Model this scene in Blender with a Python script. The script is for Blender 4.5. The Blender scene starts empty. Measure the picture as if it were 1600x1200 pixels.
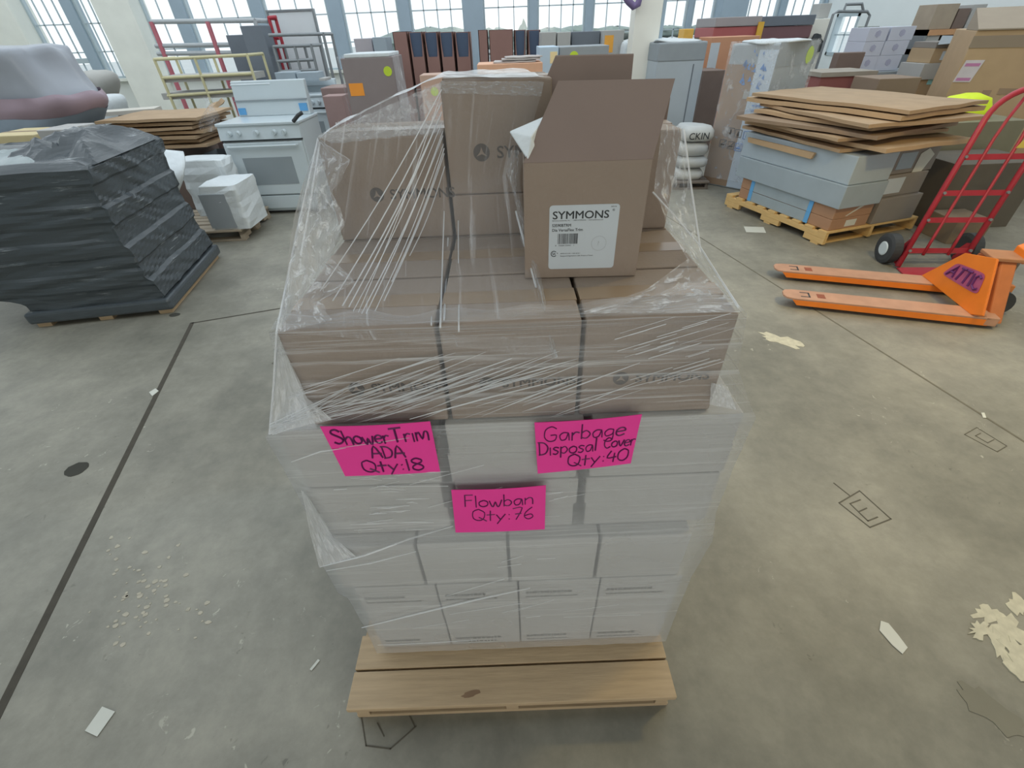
import bpy, math, random
from mathutils import Vector, Matrix, noise
random.seed(7)
S = bpy.context.scene
COL = S.collection
PI = math.pi
# ------------------------------------------------------------------ camera
FPX, PITCH, ROLL, CAMH = 700.0, math.radians(38.2), math.radians(2.25), 1.755
cF = Vector((0, math.cos(PITCH), -math.sin(PITCH)))
u0 = Vector((0, math.sin(PITCH), math.cos(PITCH))); r0 = Vector((1, 0, 0))
cR = r0*math.cos(ROLL) - u0*math.sin(ROLL)
cU = u0*math.cos(ROLL) + r0*math.sin(ROLL)
cam = bpy.data.objects.new('camera', bpy.data.cameras.new('camera'))
COL.objects.link(cam)
cam.data.sensor_width = 36; cam.data.lens = FPX/1600*36; cam.data.clip_end = 400
m = Matrix((cR, cU, -cF)).transposed().to_4x4(); m.translation = (0, 0, CAMH)
cam.matrix_world = m
S.camera = cam
# ------------------------------------------------------------------ light
w = bpy.data.worlds.new('sky'); S.world = w; w.use_nodes = True
wb = w.node_tree.nodes['Background']
wb.inputs[0].default_value = (0.87, 0.95, 1.0, 1); wb.inputs[1].default_value = 1.15
S.view_settings.view_transform = 'Standard'; S.view_settings.look = 'None'
S.view_settings.gamma = 1; S.view_settings.use_curve_mapping = False
S.view_settings.exposure = 0.25
def area(name, loc, rot, sx, sy, power, col):
    l = bpy.data.lights.new(name, 'AREA'); l.shape = 'RECTANGLE'; l.size = sx; l.size_y = sy
    l.energy = power; l.color = col
    o = bpy.data.objects.new(name, l); COL.objects.link(o); o.location = loc; o.rotation_euler = rot
    return o
area('warm_bay_lamp', (2.75, 1.95, 2.9), (0, 0, 0), 0.5, 0.25, 34, (1.0, 0.74, 0.30))
area('added_front_fill', (0.5, -4.7, 2.3), (PI/2, 0, 0), 6.0, 3.0, 95, (1.0, 0.95, 0.88))  # added fill behind the camera to brighten the stack fronts; no door there
# ------------------------------------------------------------------ helpers
def P(x, y, Y=None, z=None):
    """world point seen at photo pixel (x, y) at depth Y or height z"""
    d = cF + cR*((x-800)/FPX) - cU*((y-600)/FPX)
    t = Y/d.y if Y is not None else (z-CAMH)/d.z
    return Vector((0, 0, CAMH)) + d*t
def C(r, g, b, k=1.0):
    f = lambda v: (v/255/12.92 if v < 10 else ((v/255+.055)/1.055)**2.4)*k
    return (min(f(r), .95), min(f(g), .95), min(f(b), .95), 1)
MATS = {}
def nodes_of(name):
    mt = bpy.data.materials.new(name); mt.use_nodes = True
    nt = mt.node_tree; bs = nt.nodes['Principled BSDF']
    return mt, nt, nt.nodes, nt.links, bs
def mat(name, col, rough=.65, var=.1, scale=6, metal=0, bump=0, bscale=40, stretch=(1, 1, 1), detail=4):
    if name in MATS: return MATS[name]
    mt, nt, N, L, bs = nodes_of(name)
    tc = N.new('ShaderNodeTexCoord'); mp = N.new('ShaderNodeMapping'); mp.inputs['Scale'].default_value = stretch
    L.new(tc.outputs['Object'], mp.inputs[0])
    nz = N.new('ShaderNodeTexNoise'); nz.inputs['Scale'].default_value = scale; nz.inputs['Detail'].default_value = detail
    L.new(mp.outputs[0], nz.inputs['Vector'])
    mx = N.new('ShaderNodeMix'); mx.data_type = 'RGBA'
    mx.inputs['A'].default_value = tuple(c*(1-var*1.6) for c in col[:3]) + (1,)
    mx.inputs['B'].default_value = tuple(min(1, c*(1+var*1.6)) for c in col[:3]) + (1,)
    L.new(nz.outputs['Fac'], mx.inputs['Factor']); L.new(mx.outputs['Result'], bs.inputs['Base Color'])
    bs.inputs['Roughness'].default_value = rough; bs.inputs['Metallic'].default_value = metal
    if bump:
        n2 = N.new('ShaderNodeTexNoise'); n2.inputs['Scale'].default_value = bscale; n2.inputs['Detail'].default_value = 3
        L.new(mp.outputs[0], n2.inputs['Vector'])
        bp = N.new('ShaderNodeBump'); bp.inputs['Strength'].default_value = bump; bp.inputs['Distance'].default_value = .02
        L.new(n2.outputs['Fac'], bp.inputs['Height']); L.new(bp.outputs[0], bs.inputs['Normal'])
    MATS[name] = mt
    return mt
def film_mat(name, base, amount, sx, sy, thr=.52, tint=(.86, .9, .95), rough=.3):
    """clear stretch film: mostly see-through, whitish where it is bunched into creases"""
    mt, nt, N, L, bs = nodes_of(name)
    uv = N.new('ShaderNodeTexCoord'); mp = N.new('ShaderNodeMapping'); mp.inputs['Scale'].default_value = (sx, sy, 1)
    L.new(uv.outputs['UV'], mp.inputs[0])
    nz = N.new('ShaderNodeTexNoise'); nz.inputs['Scale'].default_value = 1; nz.inputs['Detail'].default_value = 5; nz.inputs['Roughness'].default_value = .65
    nz.inputs['Distortion'].default_value = .6
    L.new(mp.outputs[0], nz.inputs['Vector'])
    cr = N.new('ShaderNodeValToRGB'); e = cr.color_ramp.elements
    e[0].position = thr; e[0].color = (base,)*3 + (1,); e[1].position = thr+.22; e[1].color = (amount,)*3 + (1,)
    L.new(nz.outputs['Fac'], cr.inputs[0])
    # large soft patches where the film is doubled
    n3 = N.new('ShaderNodeTexNoise'); n3.inputs['Scale'].default_value = 3.0; n3.inputs['Detail'].default_value = 2
    L.new(uv.outputs['Object'], n3.inputs['Vector'])
    mm = N.new('ShaderNodeMath'); mm.operation = 'MULTIPLY_ADD'; mm.inputs[1].default_value = .22; mm.inputs[2].default_value = -.09
    L.new(n3.outputs['Fac'], mm.inputs[0])
    ad = N.new('ShaderNodeMath'); ad.operation = 'ADD'; ad.use_clamp = True
    L.new(cr.outputs[0], ad.inputs[0]); L.new(mm.outputs[0], ad.inputs[1])
    bs.inputs['Base Color'].default_value = tint + (1,); bs.inputs['Roughness'].default_value = rough
    bp = N.new('ShaderNodeBump'); bp.inputs['Strength'].default_value = .6; bp.inputs['Distance'].default_value = .01
    L.new(nz.outputs['Fac'], bp.inputs['Height']); L.new(bp.outputs[0], bs.inputs['Normal'])
    tr = N.new('ShaderNodeBsdfTransparent'); mxs = N.new('ShaderNodeMixShader')
    L.new(ad.outputs[0], mxs.inputs[0]); L.new(tr.outputs[0], mxs.inputs[1]); L.new(bs.outputs[0], mxs.inputs[2])
    L.new(mxs.outputs[0], N['Material Output'].inputs[0])
    MATS[name] = mt
    return mt

def tag(o, label=None, cat=None, group=None, kind=None):
    if label: o['label'] = label
    if cat: o['category'] = cat
    if group: o['group'] = group
    if kind: o['kind'] = kind
    return o
def thing(name, label, cat, loc=(0, 0, 0), rz=0, group=None):
    o = bpy.data.objects.new(name, None); COL.objects.link(o); o.empty_display_size = .1
    o.location = loc; o.rotation_euler = (0, 0, rz)
    return tag(o, label, cat, group)
class MB:
    def __init__(s): s.v = []; s.f = []; s.uv = {}
    def add(s, vs, fs):
        b = len(s.v); s.v += [tuple(q) for q in vs]; s.f += [tuple(i+b for i in q) for q in fs]; return s
    def hexa(s, p):   # 8 points: bottom ring then top ring
        return s.add(p, [(3, 2, 1, 0), (4, 5, 6, 7), (0, 1, 5, 4), (1, 2, 6, 5), (2, 3, 7, 6), (3, 0, 4, 7)])
    def box(s, x0, x1, y0, y1, z0, z1):
        return s.hexa([(x0, y0, z0), (x1, y0, z0), (x1, y1, z0), (x0, y1, z0), (x0, y0, z1), (x1, y0, z1), (x1, y1, z1), (x0, y1, z1)])
    def prism(s, pts, ext):
        n = len(pts); e = Vector(ext); a = [Vector(q) for q in pts]; b = [q+e for q in a]
        fs = [tuple(range(n-1, -1, -1)), tuple(range(n, 2*n))] + [(i, (i+1) % n, n+(i+1) % n, n+i) for i in range(n)]
        return s.add(a+b, fs)
    def tube(s, pts, r, n=8, caps=True):
        pts = [Vector(q) for q in pts]; rings = []; prev = None
        for i, p in enumerate(pts):
            t = (pts[min(i+1, len(pts)-1)] - pts[max(i-1, 0)])
            t = t.normalized() if t.length > 1e-9 else Vector((0, 0, 1))
            if prev is None:
                a = t.cross(Vector((0, 0, 1)));
                if a.length < 1e-3: a = t.cross(Vector((1, 0, 0)))
            else: a = prev - t*prev.dot(t)
            if a.length < 1e-6: a = t.orthogonal()
            a.normalize(); prev = a; b = t.cross(a)
            rr = r[i] if isinstance(r, (list, tuple)) else r
            rings.append([p + (a*math.cos(2*PI*k/n) + b*math.sin(2*PI*k/n))*rr for k in range(n)])
        vs = [q for g in rings for q in g]; fs = []
        for i in range(len(rings)-1):
            for k in range(n):
                fs.append((i*n+k, i*n+(k+1) % n, (i+1)*n+(k+1) % n, (i+1)*n+k))
        if caps: fs += [tuple(range(n-1, -1, -1)), tuple(range(len(vs)-n, len(vs)))]
        return s.add(vs, fs)
    def cyl(s, p0, p1, r, n=20): return s.tube([p0, p1], r, n)
    def grid(s, rows, closed=False, uvs=None):
        b = len(s.v); nr = len(rows); nc = len(rows[0])
        for r in rows: s.v += [tuple(q) for q in r]
        for i in range(nr-1):
            for k in range(nc if closed else nc-1):
                k2 = (k+1) % nc
                f = (b+i*nc+k, b+i*nc+k2, b+(i+1)*nc+k2, b+(i+1)*nc+k)
                s.uv[len(s.f)] = [(k/(nc-1), i/(nr-1)), ((k+1)/(nc-1), i/(nr-1)), ((k+1)/(nc-1), (i+1)/(nr-1)), (k/(nc-1), (i+1)/(nr-1))]
                s.f.append(f)
        return s
    def build(s, name, mt, parent=None, bevel=0, smooth=False, seg=2, loc=None, rz=0, subsurf=0):
        me = bpy.data.meshes.new(name); me.from_pydata(s.v, [], s.f); me.update()
        if s.uv:
            ul = me.uv_layers.new(name='UVMap')
            for pi, pl in enumerate(me.polygons):
                if pi in s.uv:
                    for li, q in zip(pl.loop_indices, s.uv[pi]): ul.data[li].uv = q
        o = bpy.data.objects.new(name, me); COL.objects.link(o)
        me.materials.append(mt)
        if smooth:
            for pl in me.polygons: pl.use_smooth = True
        if bevel:
            md = o.modifiers.new('bevel', 'BEVEL'); md.width = bevel; md.segments = seg; md.limit_method = 'ANGLE'
        if subsurf:
            md = o.modifiers.new('sub', 'SUBSURF'); md.levels = subsurf; md.render_levels = subsurf
        if parent is not None: o.parent = parent
        if loc is not None: o.location = loc
        if rz: o.rotation_euler = (0, 0, rz)
        return o
def text(name, body, size, mt, parent, loc, rot=(PI/2, 0, 0), align='LEFT', ext=.0004, sx=1.0, bold=0):
    c = bpy.data.curves.new(name, 'FONT'); c.body = body; c.size = size; c.extrude = ext; c.align_x = align
    c.resolution_u = 3
    t = bpy.data.objects.new('tmp', c); COL.objects.link(t)
    dg = bpy.context.evaluated_depsgraph_get()
    me = bpy.data.meshes.new_from_object(t.evaluated_get(dg)); bpy.data.objects.remove(t)
    if bold:        # heavier strokes: the same outlines set twice, a hair apart
        vs = [tuple(v.co) for v in me.vertices]; fs = [tuple(p.vertices) for p in me.polygons]; nv = len(vs); vv, ff = [], []
        for q, (ox, oy) in enumerate(((0, 0), (bold, 0), (bold*.5, bold*.7))):
            vv += [(a+ox, b+oy, c_+.00005*q) for a, b, c_ in vs]; ff += [tuple(i+nv*q for i in f) for f in fs]
        me = bpy.data.meshes.new(name); me.from_pydata(vv, [], ff); me.update()
    o = bpy.data.objects.new(name, me); COL.objects.link(o); me.materials.clear(); me.materials.append(mt)
    o.parent = parent; o.location = loc; o.rotation_euler = rot; o.scale = (sx, 1, 1)
    return o
def struct(o): o['kind'] = 'structure'; return o
# ------------------------------------------------------------------ materials
CARD = mat('brown_cardboard', C(148, 134, 122), .75, .05, 9, bump=.08, bscale=120)
CARD_IN = mat('cardboard_inside', C(128, 112, 104), .8, .05, 9)
TAPE = mat('clear_tape_on_cardboard', C(150, 130, 108), .3, .05, 9)
WHITEC = mat('white_carton_board', C(178, 178, 176), .6, .03, 7)
WTAPE = mat('white_tape', C(186, 186, 184), .35, .03, 7)
INK = mat('printed_ink', C(86, 80, 76), .7, .05, 20)
INK_D = mat('black_label_ink', C(42, 48, 52), .6, .05, 20)
INK_F = mat('faded_print', C(88, 88, 84), .7, .05, 20)
LABEL = mat('white_label_paper', C(196, 206, 214), .5, .02, 9)
PINK = mat('hot_pink_paper', C(255, 66, 168), .6, .04, 12)
MARKER = mat('purple_black_marker', C(92, 14, 84), .5, .1, 60)
WOOD = mat('pallet_pine', C(182, 160, 130), .7, .14, 5, stretch=(1.2, 14, 14), bump=.1, bscale=8)
WOODY = mat('yellow_pine', C(214, 180, 122), .7, .12, 5, stretch=(2, 14, 14))
FILM = film_mat('clear_stretch_film', .09, .6, 4, 26, .5)
FILM_L = film_mat('layered_stretch_film', .27, .55, 3, 40, .56)
FILM_T = film_mat('film_strand', .5, .85, 4, 20)
FILM_S = film_mat('loose_plastic_sheet', .16, .6, 8, 8)
BLACKF = mat('black_stretch_film', C(62, 68, 74), .28, .12, 5, bump=.35, bscale=9, stretch=(1, 1, 5))
LIME = mat('lime_sticker', C(196, 222, 60), .5, .05, 10)
ORANGE_N = mat('orange_note_paper', C(250, 160, 60), .6, .05, 10)
GREYC = mat('grey_carton', C(150, 158, 164), .6, .06, 6)
SILVER = mat('blue_grey_carton', C(158, 172, 182), .45, .08, 5)
DKCARD = mat('dark_brown_carton', C(122, 106, 98), .75, .06, 8)
TAN = mat('tan_cardboard', C(188, 160, 126), .75, .06, 6)
FLAT = mat('flattened_cardboard', C(176, 150, 120), .75, .12, 6, stretch=(1, 1, 30))
MAUVE = mat('mauve_carton', C(148, 126, 122), .7, .06, 6)
ENAMEL = mat('white_enamel', C(200, 212, 218), .25, .02, 5)
ENAM_G = mat('grey_oven_glass', C(146, 156, 162), .15, .03, 5)
DARK = mat('dark_rubber', C(58, 62, 66), .6, .1, 20)
DGREY = mat('dark_grey_panel', C(112, 120, 130), .6, .08, 5)
ORANGE = mat('orange_painted_steel', C(246, 132, 40), .4, .1, 8)
ORANGE_W = mat('worn_orange_steel', C(190, 146, 120), .55, .14, 10)
RED = mat('red_painted_steel', C(172, 48, 62), .4, .12, 12)
STEEL = mat('grey_steel_tube', C(140, 146, 150), .4, .1, 10, metal=.3)
YELLOWF = mat('pale_yellow_frame', C(206, 200, 160), .5, .06, 8)
FOAM = mat('white_foam_wrap', C(214, 222, 226), .5, .05, 14, bump=.3, bscale=20)
CREAM = mat('cream_paint', C(240, 238, 228), .6, .04, 3)
BLUET = mat('blue_tape', C(100, 168, 222), .5, .05, 8)
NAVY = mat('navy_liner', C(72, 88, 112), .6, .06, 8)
REDB = mat('dull_red_carton', C(158, 96, 92), .6, .08, 6)
# floor: worn concrete
def concrete():
    mt, nt, N, L, bs = nodes_of('worn_concrete')
    tc = N.new('ShaderNodeTexCoord')
    def nz(scale, det, rough=.6, dist=0):
        n = N.new('ShaderNodeTexNoise'); n.inputs['Scale'].default_value = scale; n.inputs['Detail'].default_value = det
        n.inputs['Roughness'].default_value = rough; n.inputs['Distortion'].default_value = dist
        L.new(tc.outputs['Object'], n.inputs['Vector']); return n
    def ramp(src, p0, c0, p1, c1):
        r = N.new('ShaderNodeValToRGB'); e = r.color_ramp.elements
        e[0].position = p0; e[0].color = c0; e[1].position = p1; e[1].color = c1; L.new(src.outputs['Fac'], r.inputs[0]); return r
    def mix(a, b, fac, mode='MIX'):
        x = N.new('ShaderNodeMix'); x.data_type = 'RGBA'; x.blend_type = mode
        L.new(a, x.inputs['A']); L.new(b, x.inputs['B'])
        if isinstance(fac, float): x.inputs['Factor'].default_value = fac
        else: L.new(fac, x.inputs['Factor'])
        return x.outputs['Result']
    a = ramp(nz(.7, 7, .65, .1), .36, C(122, 121, 112), .64, C(156, 154, 144))
    b = ramp(nz(3.2, 9, .72, .15), .40, (.78, .78, .76, 1), .62, (1.08, 1.07, 1.03, 1))
    c = ramp(nz(17, 6, .7), .35, (.9, .9, .9, 1), .65, (1.06, 1.06, 1.06, 1))
    col = mix(a.outputs[0], b.outputs[0], .7, 'MULTIPLY'); col = mix(col, c.outputs[0], .7, 'MULTIPLY')
    # scattered small dark pits and pale flakes
    pit = ramp(nz(26, 3, .5, 1.0), .68, (0, 0, 0, 1), .74, (1, 1, 1, 1))
    msk = ramp(nz(1.1, 3), .5, (0, 0, 0, 1), .62, (.5, .5, .5, 1))
    pm = N.new('ShaderNodeMath'); pm.operation = 'MULTIPLY'; L.new(pit.outputs[0], pm.inputs[0]); L.new(msk.outputs[0], pm.inputs[1])
    dk = N.new('ShaderNodeRGB'); dk.outputs[0].default_value = C(84, 82, 74)
    col = mix(col, dk.outputs[0], pm.outputs[0])
    fl = ramp(nz(14, 4, .6, 1.5), .66, (0, 0, 0, 1), .7, (.6, .6, .6, 1))
    lt = N.new('ShaderNodeRGB'); lt.outputs[0].default_value = C(196, 194, 180)
    ms2 = ramp(nz(.9, 2), .52, (0, 0, 0, 1), .6, (1, 1, 1, 1))
    pm2 = N.new('ShaderNodeMath'); pm2.operation = 'MULTIPLY'; L.new(fl.outputs[0], pm2.inputs[0]); L.new(ms2.outputs[0], pm2.inputs[1])
    col = mix(col, lt.outputs[0], pm2.outputs[0])
    L.new(col, bs.inputs['Base Color']); bs.inputs['Roughness'].default_value = .55
    bp = N.new('ShaderNodeBump'); bp.inputs['Strength'].default_value = .08; L.new(nz(30, 4).outputs['Fac'], bp.inputs['Height'])
    L.new(bp.outputs[0], bs.inputs['Normal'])
    return mt
CONC = concrete()
def black_wrap():
    mt, nt, N, L, bs = nodes_of('glossy_black_wrap')
    tc = N.new('ShaderNodeTexCoord'); mp = N.new('ShaderNodeMapping'); mp.inputs['Scale'].default_value = (2.2, 2.2, 34); mp.inputs['Rotation'].default_value = (.22, .10, 0)
    L.new(tc.outputs['Object'], mp.inputs[0])
    nz = N.new('ShaderNodeTexNoise'); nz.inputs['Scale'].default_value = 1; nz.inputs['Detail'].default_value = 6; nz.inputs['Roughness'].default_value = .7; L.new(mp.outputs[0], nz.inputs['Vector'])
    n2 = N.new('ShaderNodeTexNoise'); n2.inputs['Scale'].default_value = 2.3; n2.inputs['Detail'].default_value = 2; L.new(tc.outputs['Object'], n2.inputs['Vector'])
    r1 = N.new('ShaderNodeMapRange'); r1.inputs[1].default_value = .58; r1.inputs[2].default_value = .70; L.new(nz.outputs['Fac'], r1.inputs[0])
    r2 = N.new('ShaderNodeMapRange'); r2.inputs[1].default_value = .48; r2.inputs[2].default_value = .60; L.new(n2.outputs['Fac'], r2.inputs[0])
    mu = N.new('ShaderNodeMath'); mu.operation = 'MULTIPLY'; L.new(r1.outputs[0], mu.inputs[0]); L.new(r2.outputs[0], mu.inputs[1])
    mx = N.new('ShaderNodeMix'); mx.data_type = 'RGBA'; mx.inputs['A'].default_value = C(74, 82, 88); mx.inputs['B'].default_value = C(176, 186, 192)
    L.new(mu.outputs[0], mx.inputs['Factor']); L.new(mx.outputs['Result'], bs.inputs['Base Color']); bs.inputs['Roughness'].default_value = .27
    bp = N.new('ShaderNodeBump'); bp.inputs['Strength'].default_value = .5; bp.inputs['Distance'].default_value = .012; L.new(nz.outputs['Fac'], bp.inputs['Height']); L.new(bp.outputs[0], bs.inputs['Normal'])
    return mt
WALLM = mat('painted_plaster', C(226, 230, 226), .8, .04, 2)
WALLR = mat('white_painted_wall', C(236, 242, 242), .8, .02, 2)
PIER = mat('pale_concrete_pier', C(236, 238, 230), .8, .06, 3)
MULL = mat('blue_grey_mullion', C(160, 178, 192), .6, .05, 4)
BAR = mat('sash_bar_paint', C(184, 198, 204), .6, .05, 4)
def glass():
    mt, nt, N, L, bs = nodes_of('dusty_window_glass')
    tr = N.new('ShaderNodeBsdfTransparent'); gl = N.new('ShaderNodeBsdfGlossy'); gl.inputs['Roughness'].default_value = .08
    mx = N.new('ShaderNodeMixShader'); mx.inputs[0].default_value = .08
    L.new(tr.outputs[0], mx.inputs[1]); L.new(gl.outputs[0], mx.inputs[2]); L.new(mx.outputs[0], N['Material Output'].inputs[0])
    return mt
GLASS = glass()
# ------------------------------------------------------------------ the room
WY = 14.0; SILL = 1.12; XR = 8.0; XL = -13.0
struct(MB().box(XL, XR, -5, WY+.3, -.1, 0).build('floor', CONC))
struct(MB().box(XL, XR, WY, WY+.3, 0, SILL).box(XL, XR, WY, WY+.3, 4.4, 5.2).build('wall_far', WALLM))
struct(MB().box(XL-.2, XL, -5, WY+.3, 0, 5.2).build('wall_left', WALLM))
struct(MB().box(XL, XR, -5.2, -5, 0, 5.2).build('wall_back', WALLM))
RW0, RW1, RZ0, RZ1 = 12.6, 13.45, 1.06, 1.84
struct(MB().box(XR, XR+.2, -5, RW0, 0, 5.2).box(XR, XR+.2, RW1, WY+.3, 0, 5.2).box(XR, XR+.2, RW0, RW1, 0, RZ0).box(XR, XR+.2, RW0, RW1, RZ1, 5.2).build('wall_right', WALLR))
struct(MB().box(XL, XR, -5, .3, 4.6, 4.8).box(1.2, XR, .3, 2.7, 4.6, 4.8).build('shading_ceiling', WALLM))  # unseen partial slab, shaped to darken the near and right-hand floor
struct(MB().box(-60, 60, WY+.3, 140, -.2, -.1).build('ground_outside', mat('pale_yard', C(190, 196, 196), .9, .08, .4)))
def wx(px): return P(px, 20, Y=WY).x
def window(n, x0, x1, cols, z0=SILL, z1=4.4, rows=6, heavy=None):
    m = MB(); t = .04
    m.box(x0, x1, WY+.06, WY+.16, z0, z0+t).box(x0, x1, WY+.06, WY+.16, z1-t, z1).box(x0, x0+t, WY+.06, WY+.16, z0, z1).box(x1-t, x1, WY+.06, WY+.16, z0, z1)
    if heavy: m.box(x0, x1, WY+.05, WY+.17, heavy-.05, heavy+.05)
    f = struct(m.build('window_%d' % n, BAR))
    b = MB()
    for i in range(1, cols):
        x = x0+(x1-x0)*i/cols; b.box(x-.011, x+.011, WY+.1, WY+.13, z0, z1)
    for i in range(1, rows):
        z = z0+(z1-z0)*i/rows; b.box(x0, x1, WY+.1, WY+.13, z-.012, z+.012)
    b.build('glazing_bars', BAR, f)
    MB().box(x0+t, x1-t, WY+.112, WY+.118, z0+t, z1-t).build('pane', GLASS, f)
spans = [(38, 100, 4, 1), (118, 165, 4, None), (222, 270, 2, None), (290, 392, 4, None), (412, 512, 4, None), (534, 622, 4, None), (640, 725, 4, None),
         (755, 827, 3, None), (840, 915, 4, None), (927, 1016, 4, None), (1024, 1075, 3, None), (1083, 1118, 2, None), (1158, 1217, 4, None), (1227, 1285, 4, None)]
for n, (a, b, c, hv) in enumerate(spans): window(n+1, wx(a), wx(b), c, heavy=1.5 if hv else None)
tn = 0
edges = [(-60, 38)] + [(spans[i][1], spans[i+1][0]) for i in range(len(spans)-1)] + [(1285, 1291)]
for a, b in edges:
    tn += 1; x0, x1 = wx(a), wx(b); x0 = max(x0, XL); x1 = min(x1, XR)
    wide = (b-a) > 25
    yo = .35 if wide else .0
    struct(MB().box(x0, x1, WY-yo, WY+.3, 0 if wide else SILL, 4.4).build('trim_%d' % tn, PIER if wide and a < 300 else MULL, bevel=.02))
tn += 1
struct(MB().box(XL, XR, WY-.12, WY+.02, SILL-.06, SILL).build('trim_%d' % tn, PIER))
# a cream column standing in the bay
tn += 1
cx = P(1009, 60, Y=8.2).x
struct(MB().box(cx-.19, cx+.19, 8.2, 8.5, 0, 5).build('trim_%d' % tn, CREAM, bevel=.01))
tn += 1
struct(MB().box(cx+.195, cx+.24, 8.22, 8.5, 0, 5).build('trim_%d' % tn, MULL))
# small window in the right-hand wall
m = MB(); m.box(XR-.02, XR+.1, RW0, RW0+.06, RZ0, RZ1).box(XR-.02, XR+.1, RW1-.06, RW1, RZ0, RZ1).box(XR-.02, XR+.1, RW0, RW1, RZ0, RZ0+.06).box(XR-.02, XR+.1, RW0, RW1, RZ1-.06, RZ1)
fr = struct(m.build('window_15', BAR))
MB().box(XR+.04, XR+.06, (RW0+RW1)/2-.012, (RW0+RW1)/2+.012, RZ0, RZ1).box(XR+.04, XR+.06, RW0, RW1, (RZ0+RZ1)/2-.012, (RZ0+RZ1)/2+.012).build('glazing_bars', BAR, fr)
MB().box(XR+.05, XR+.055, RW0+.06, RW1-.06, RZ0+.06, RZ1-.06).build('pane', GLASS, fr)
# trees outside the windows
LEAF = mat('tree_leaves', C(140, 156, 150), .9, .25, 1.2)
def tree(name, label, px, ytop, Y, wid, conifer=False):
    b = P(px, ytop, Y=Y); root = thing(name, label, 'tree', (b.x, Y, -.1), 0, 'trees outside the windows')
    H = b.z+.1
    MB().cyl((0, 0, 0), (0, 0, H*.5), .15, 8).build('trunk', DKCARD, root)
    m = MB(); rows = []; rnd = random.Random(px)
    for i in range(9):
        f = i/8; z = H*(.15+.85*f)
        r = wid*((1-f)*.9+.02) if conifer else wid*math.sin(PI*(.12+.86*f))**.6
        rows.append([(r*(1+.25*rnd.uniform(-1, 1))*math.cos(2*PI*k/14), r*(1+.25*rnd.uniform(-1, 1))*math.sin(2*PI*k/14), z+.1*rnd.uniform(-1, 1)) for k in range(14)])
    m.grid(rows, True).build('foliage', LEAF, root, smooth=True)
tree('conifer_tree', 'small pointed conifer seen through the window behind the tall brown cartons', 818, 30, 55, 1.4, True)
for i, (px, yt, wd) in enumerate([(660, 44, 5), (705, 44, 4), (770, 44, 4), (860, 43, 4), (900, 40, 4.5), (960, 41, 5), (1045, 40, 4), (1095, 38, 3.4)]):
    tree('leafy_tree', 'pale round tree outside the windows, ' + ['leftmost of the treeline', 'second from the left of the treeline', 'just left of the pointed conifer', 'just right of the pointed conifer', 'over the dark grey carton', 'just left of the cream column', 'right of the cream column', 'rightmost of the treeline'][i], px, yt, 42+9*i, wd*.8)
# ------------------------------------------------------------------ floor joints and marks
JOINT = mat('dark_joint_filler', C(74, 70, 62), .9, .2, 20)
def strip(pts, wdt, name, mt, z=.0015):
    m = MB()
    for a, b in zip(pts[:-1], pts[1:]):
        a = Vector((a[0], a[1], 0)); b = Vector((b[0], b[1], 0)); d = (b-a).normalized(); n = Vector((-d.y, d.x, 0))*wdt/2; a = a-d*wdt*.3; b = b+d*wdt*.3
        m.prism([a-n, b-n, b+n, a+n], (0, 0, z))
    return m.build(name, mt)
J = P(300, 505, z=0); J2 = P(5, 1100, z=0); J3 = P(480, 475, z=0)
struct(strip([J+(J2-J)*2.2, J], .03, 'floor_joint', JOINT)); struct(strip([J, J+(J3-J)*2.5], .016, 'floor_joint', JOINT))
k1 = P(1140, 400, z=0); k2 = P(1600, 690, z=0)
struct(strip([k1-(k2-k1)*.9, k2+(k2-k1)*.8], .012, 'floor_joint', mat('hairline_joint', C(110, 106, 94), .9, .2, 20)))
def blob(px, py, rx, ry, name, mt, label=None, cat=None, seed=1, n=22, z=.002, jag=.25, rz=0, kind=None):
    c = P(px, py, z=0); rnd = random.Random(seed); pts = []
    for k in range(n):
        a = 2*PI*k/n; q = 1+rnd.uniform(-jag, jag); x, y = rx*q*math.cos(a), ry*q*math.sin(a)
        pts.append((x*math.cos(rz)-y*math.sin(rz), x*math.sin(rz)+y*math.cos(rz), 0))
    o = MB().prism(pts, (0, 0, z)).build(name, mt, loc=(c.x, c.y, 0))
    if label: tag(o, label, cat)
    if kind: o['kind'] = kind
    return o
HOLE = mat('black_hole', C(60, 60, 54), .9, .1, 10)
blob(120, 733, .055, .05, 'drain_hole', HOLE, 'dark round core hole in the concrete left of the long joint', 'hole', 3, jag=.06)
blob(273, 492, .045, .03, 'drain_hole', HOLE, 'dark round hole by the corner of the black wrapped pallet', 'hole', 4, jag=.06)
PATCH = mat('pale_scraped_concrete', C(196, 192, 172), .8, .2, 30)
blob(1220, 532, .13, .06, 'floor_patch', PATCH, kind='structure', seed=5, rz=-.7, jag=.35)
for i, (x, y, a, b) in enumerate([(1545, 960, .05, .03), (1575, 985, .07, .04), (1590, 945, .05, .03), (1560, 1010, .06, .025), (1592, 1020, .05, .04), (1530, 985, .02, .04), (1600, 1050, .06, .04)]):
    blob(x, y, a, b, 'floor_patch', PATCH, kind='structure', seed=10+i, rz=.4*i, jag=.45, z=.0016+.0005*i)
DKST = mat('dark_damp_stain', C(120, 118, 106), .6, .1, 6)
blob(1550, 1110, .09, .05, 'floor_patch', DKST, kind='structure', seed=31, rz=-.9)
GRIT = mat('pale_grit', C(178, 172, 156), .8, .2, 30)
rg = random.Random(4)
gm = MB()
for i in range(70):
    a = P(rg.gauss(215, 45), rg.gauss(930, 38), z=0); r = rg.uniform(.004, .013)
    pts = [(a.x+r*rg.uniform(.6, 1.2)*math.cos(2*PI*k/6), a.y+r*rg.uniform(.5, 1)*math.sin(2*PI*k/6), 0) for k in range(6)]
    gm.prism(pts, (0, 0, .0015))
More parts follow.
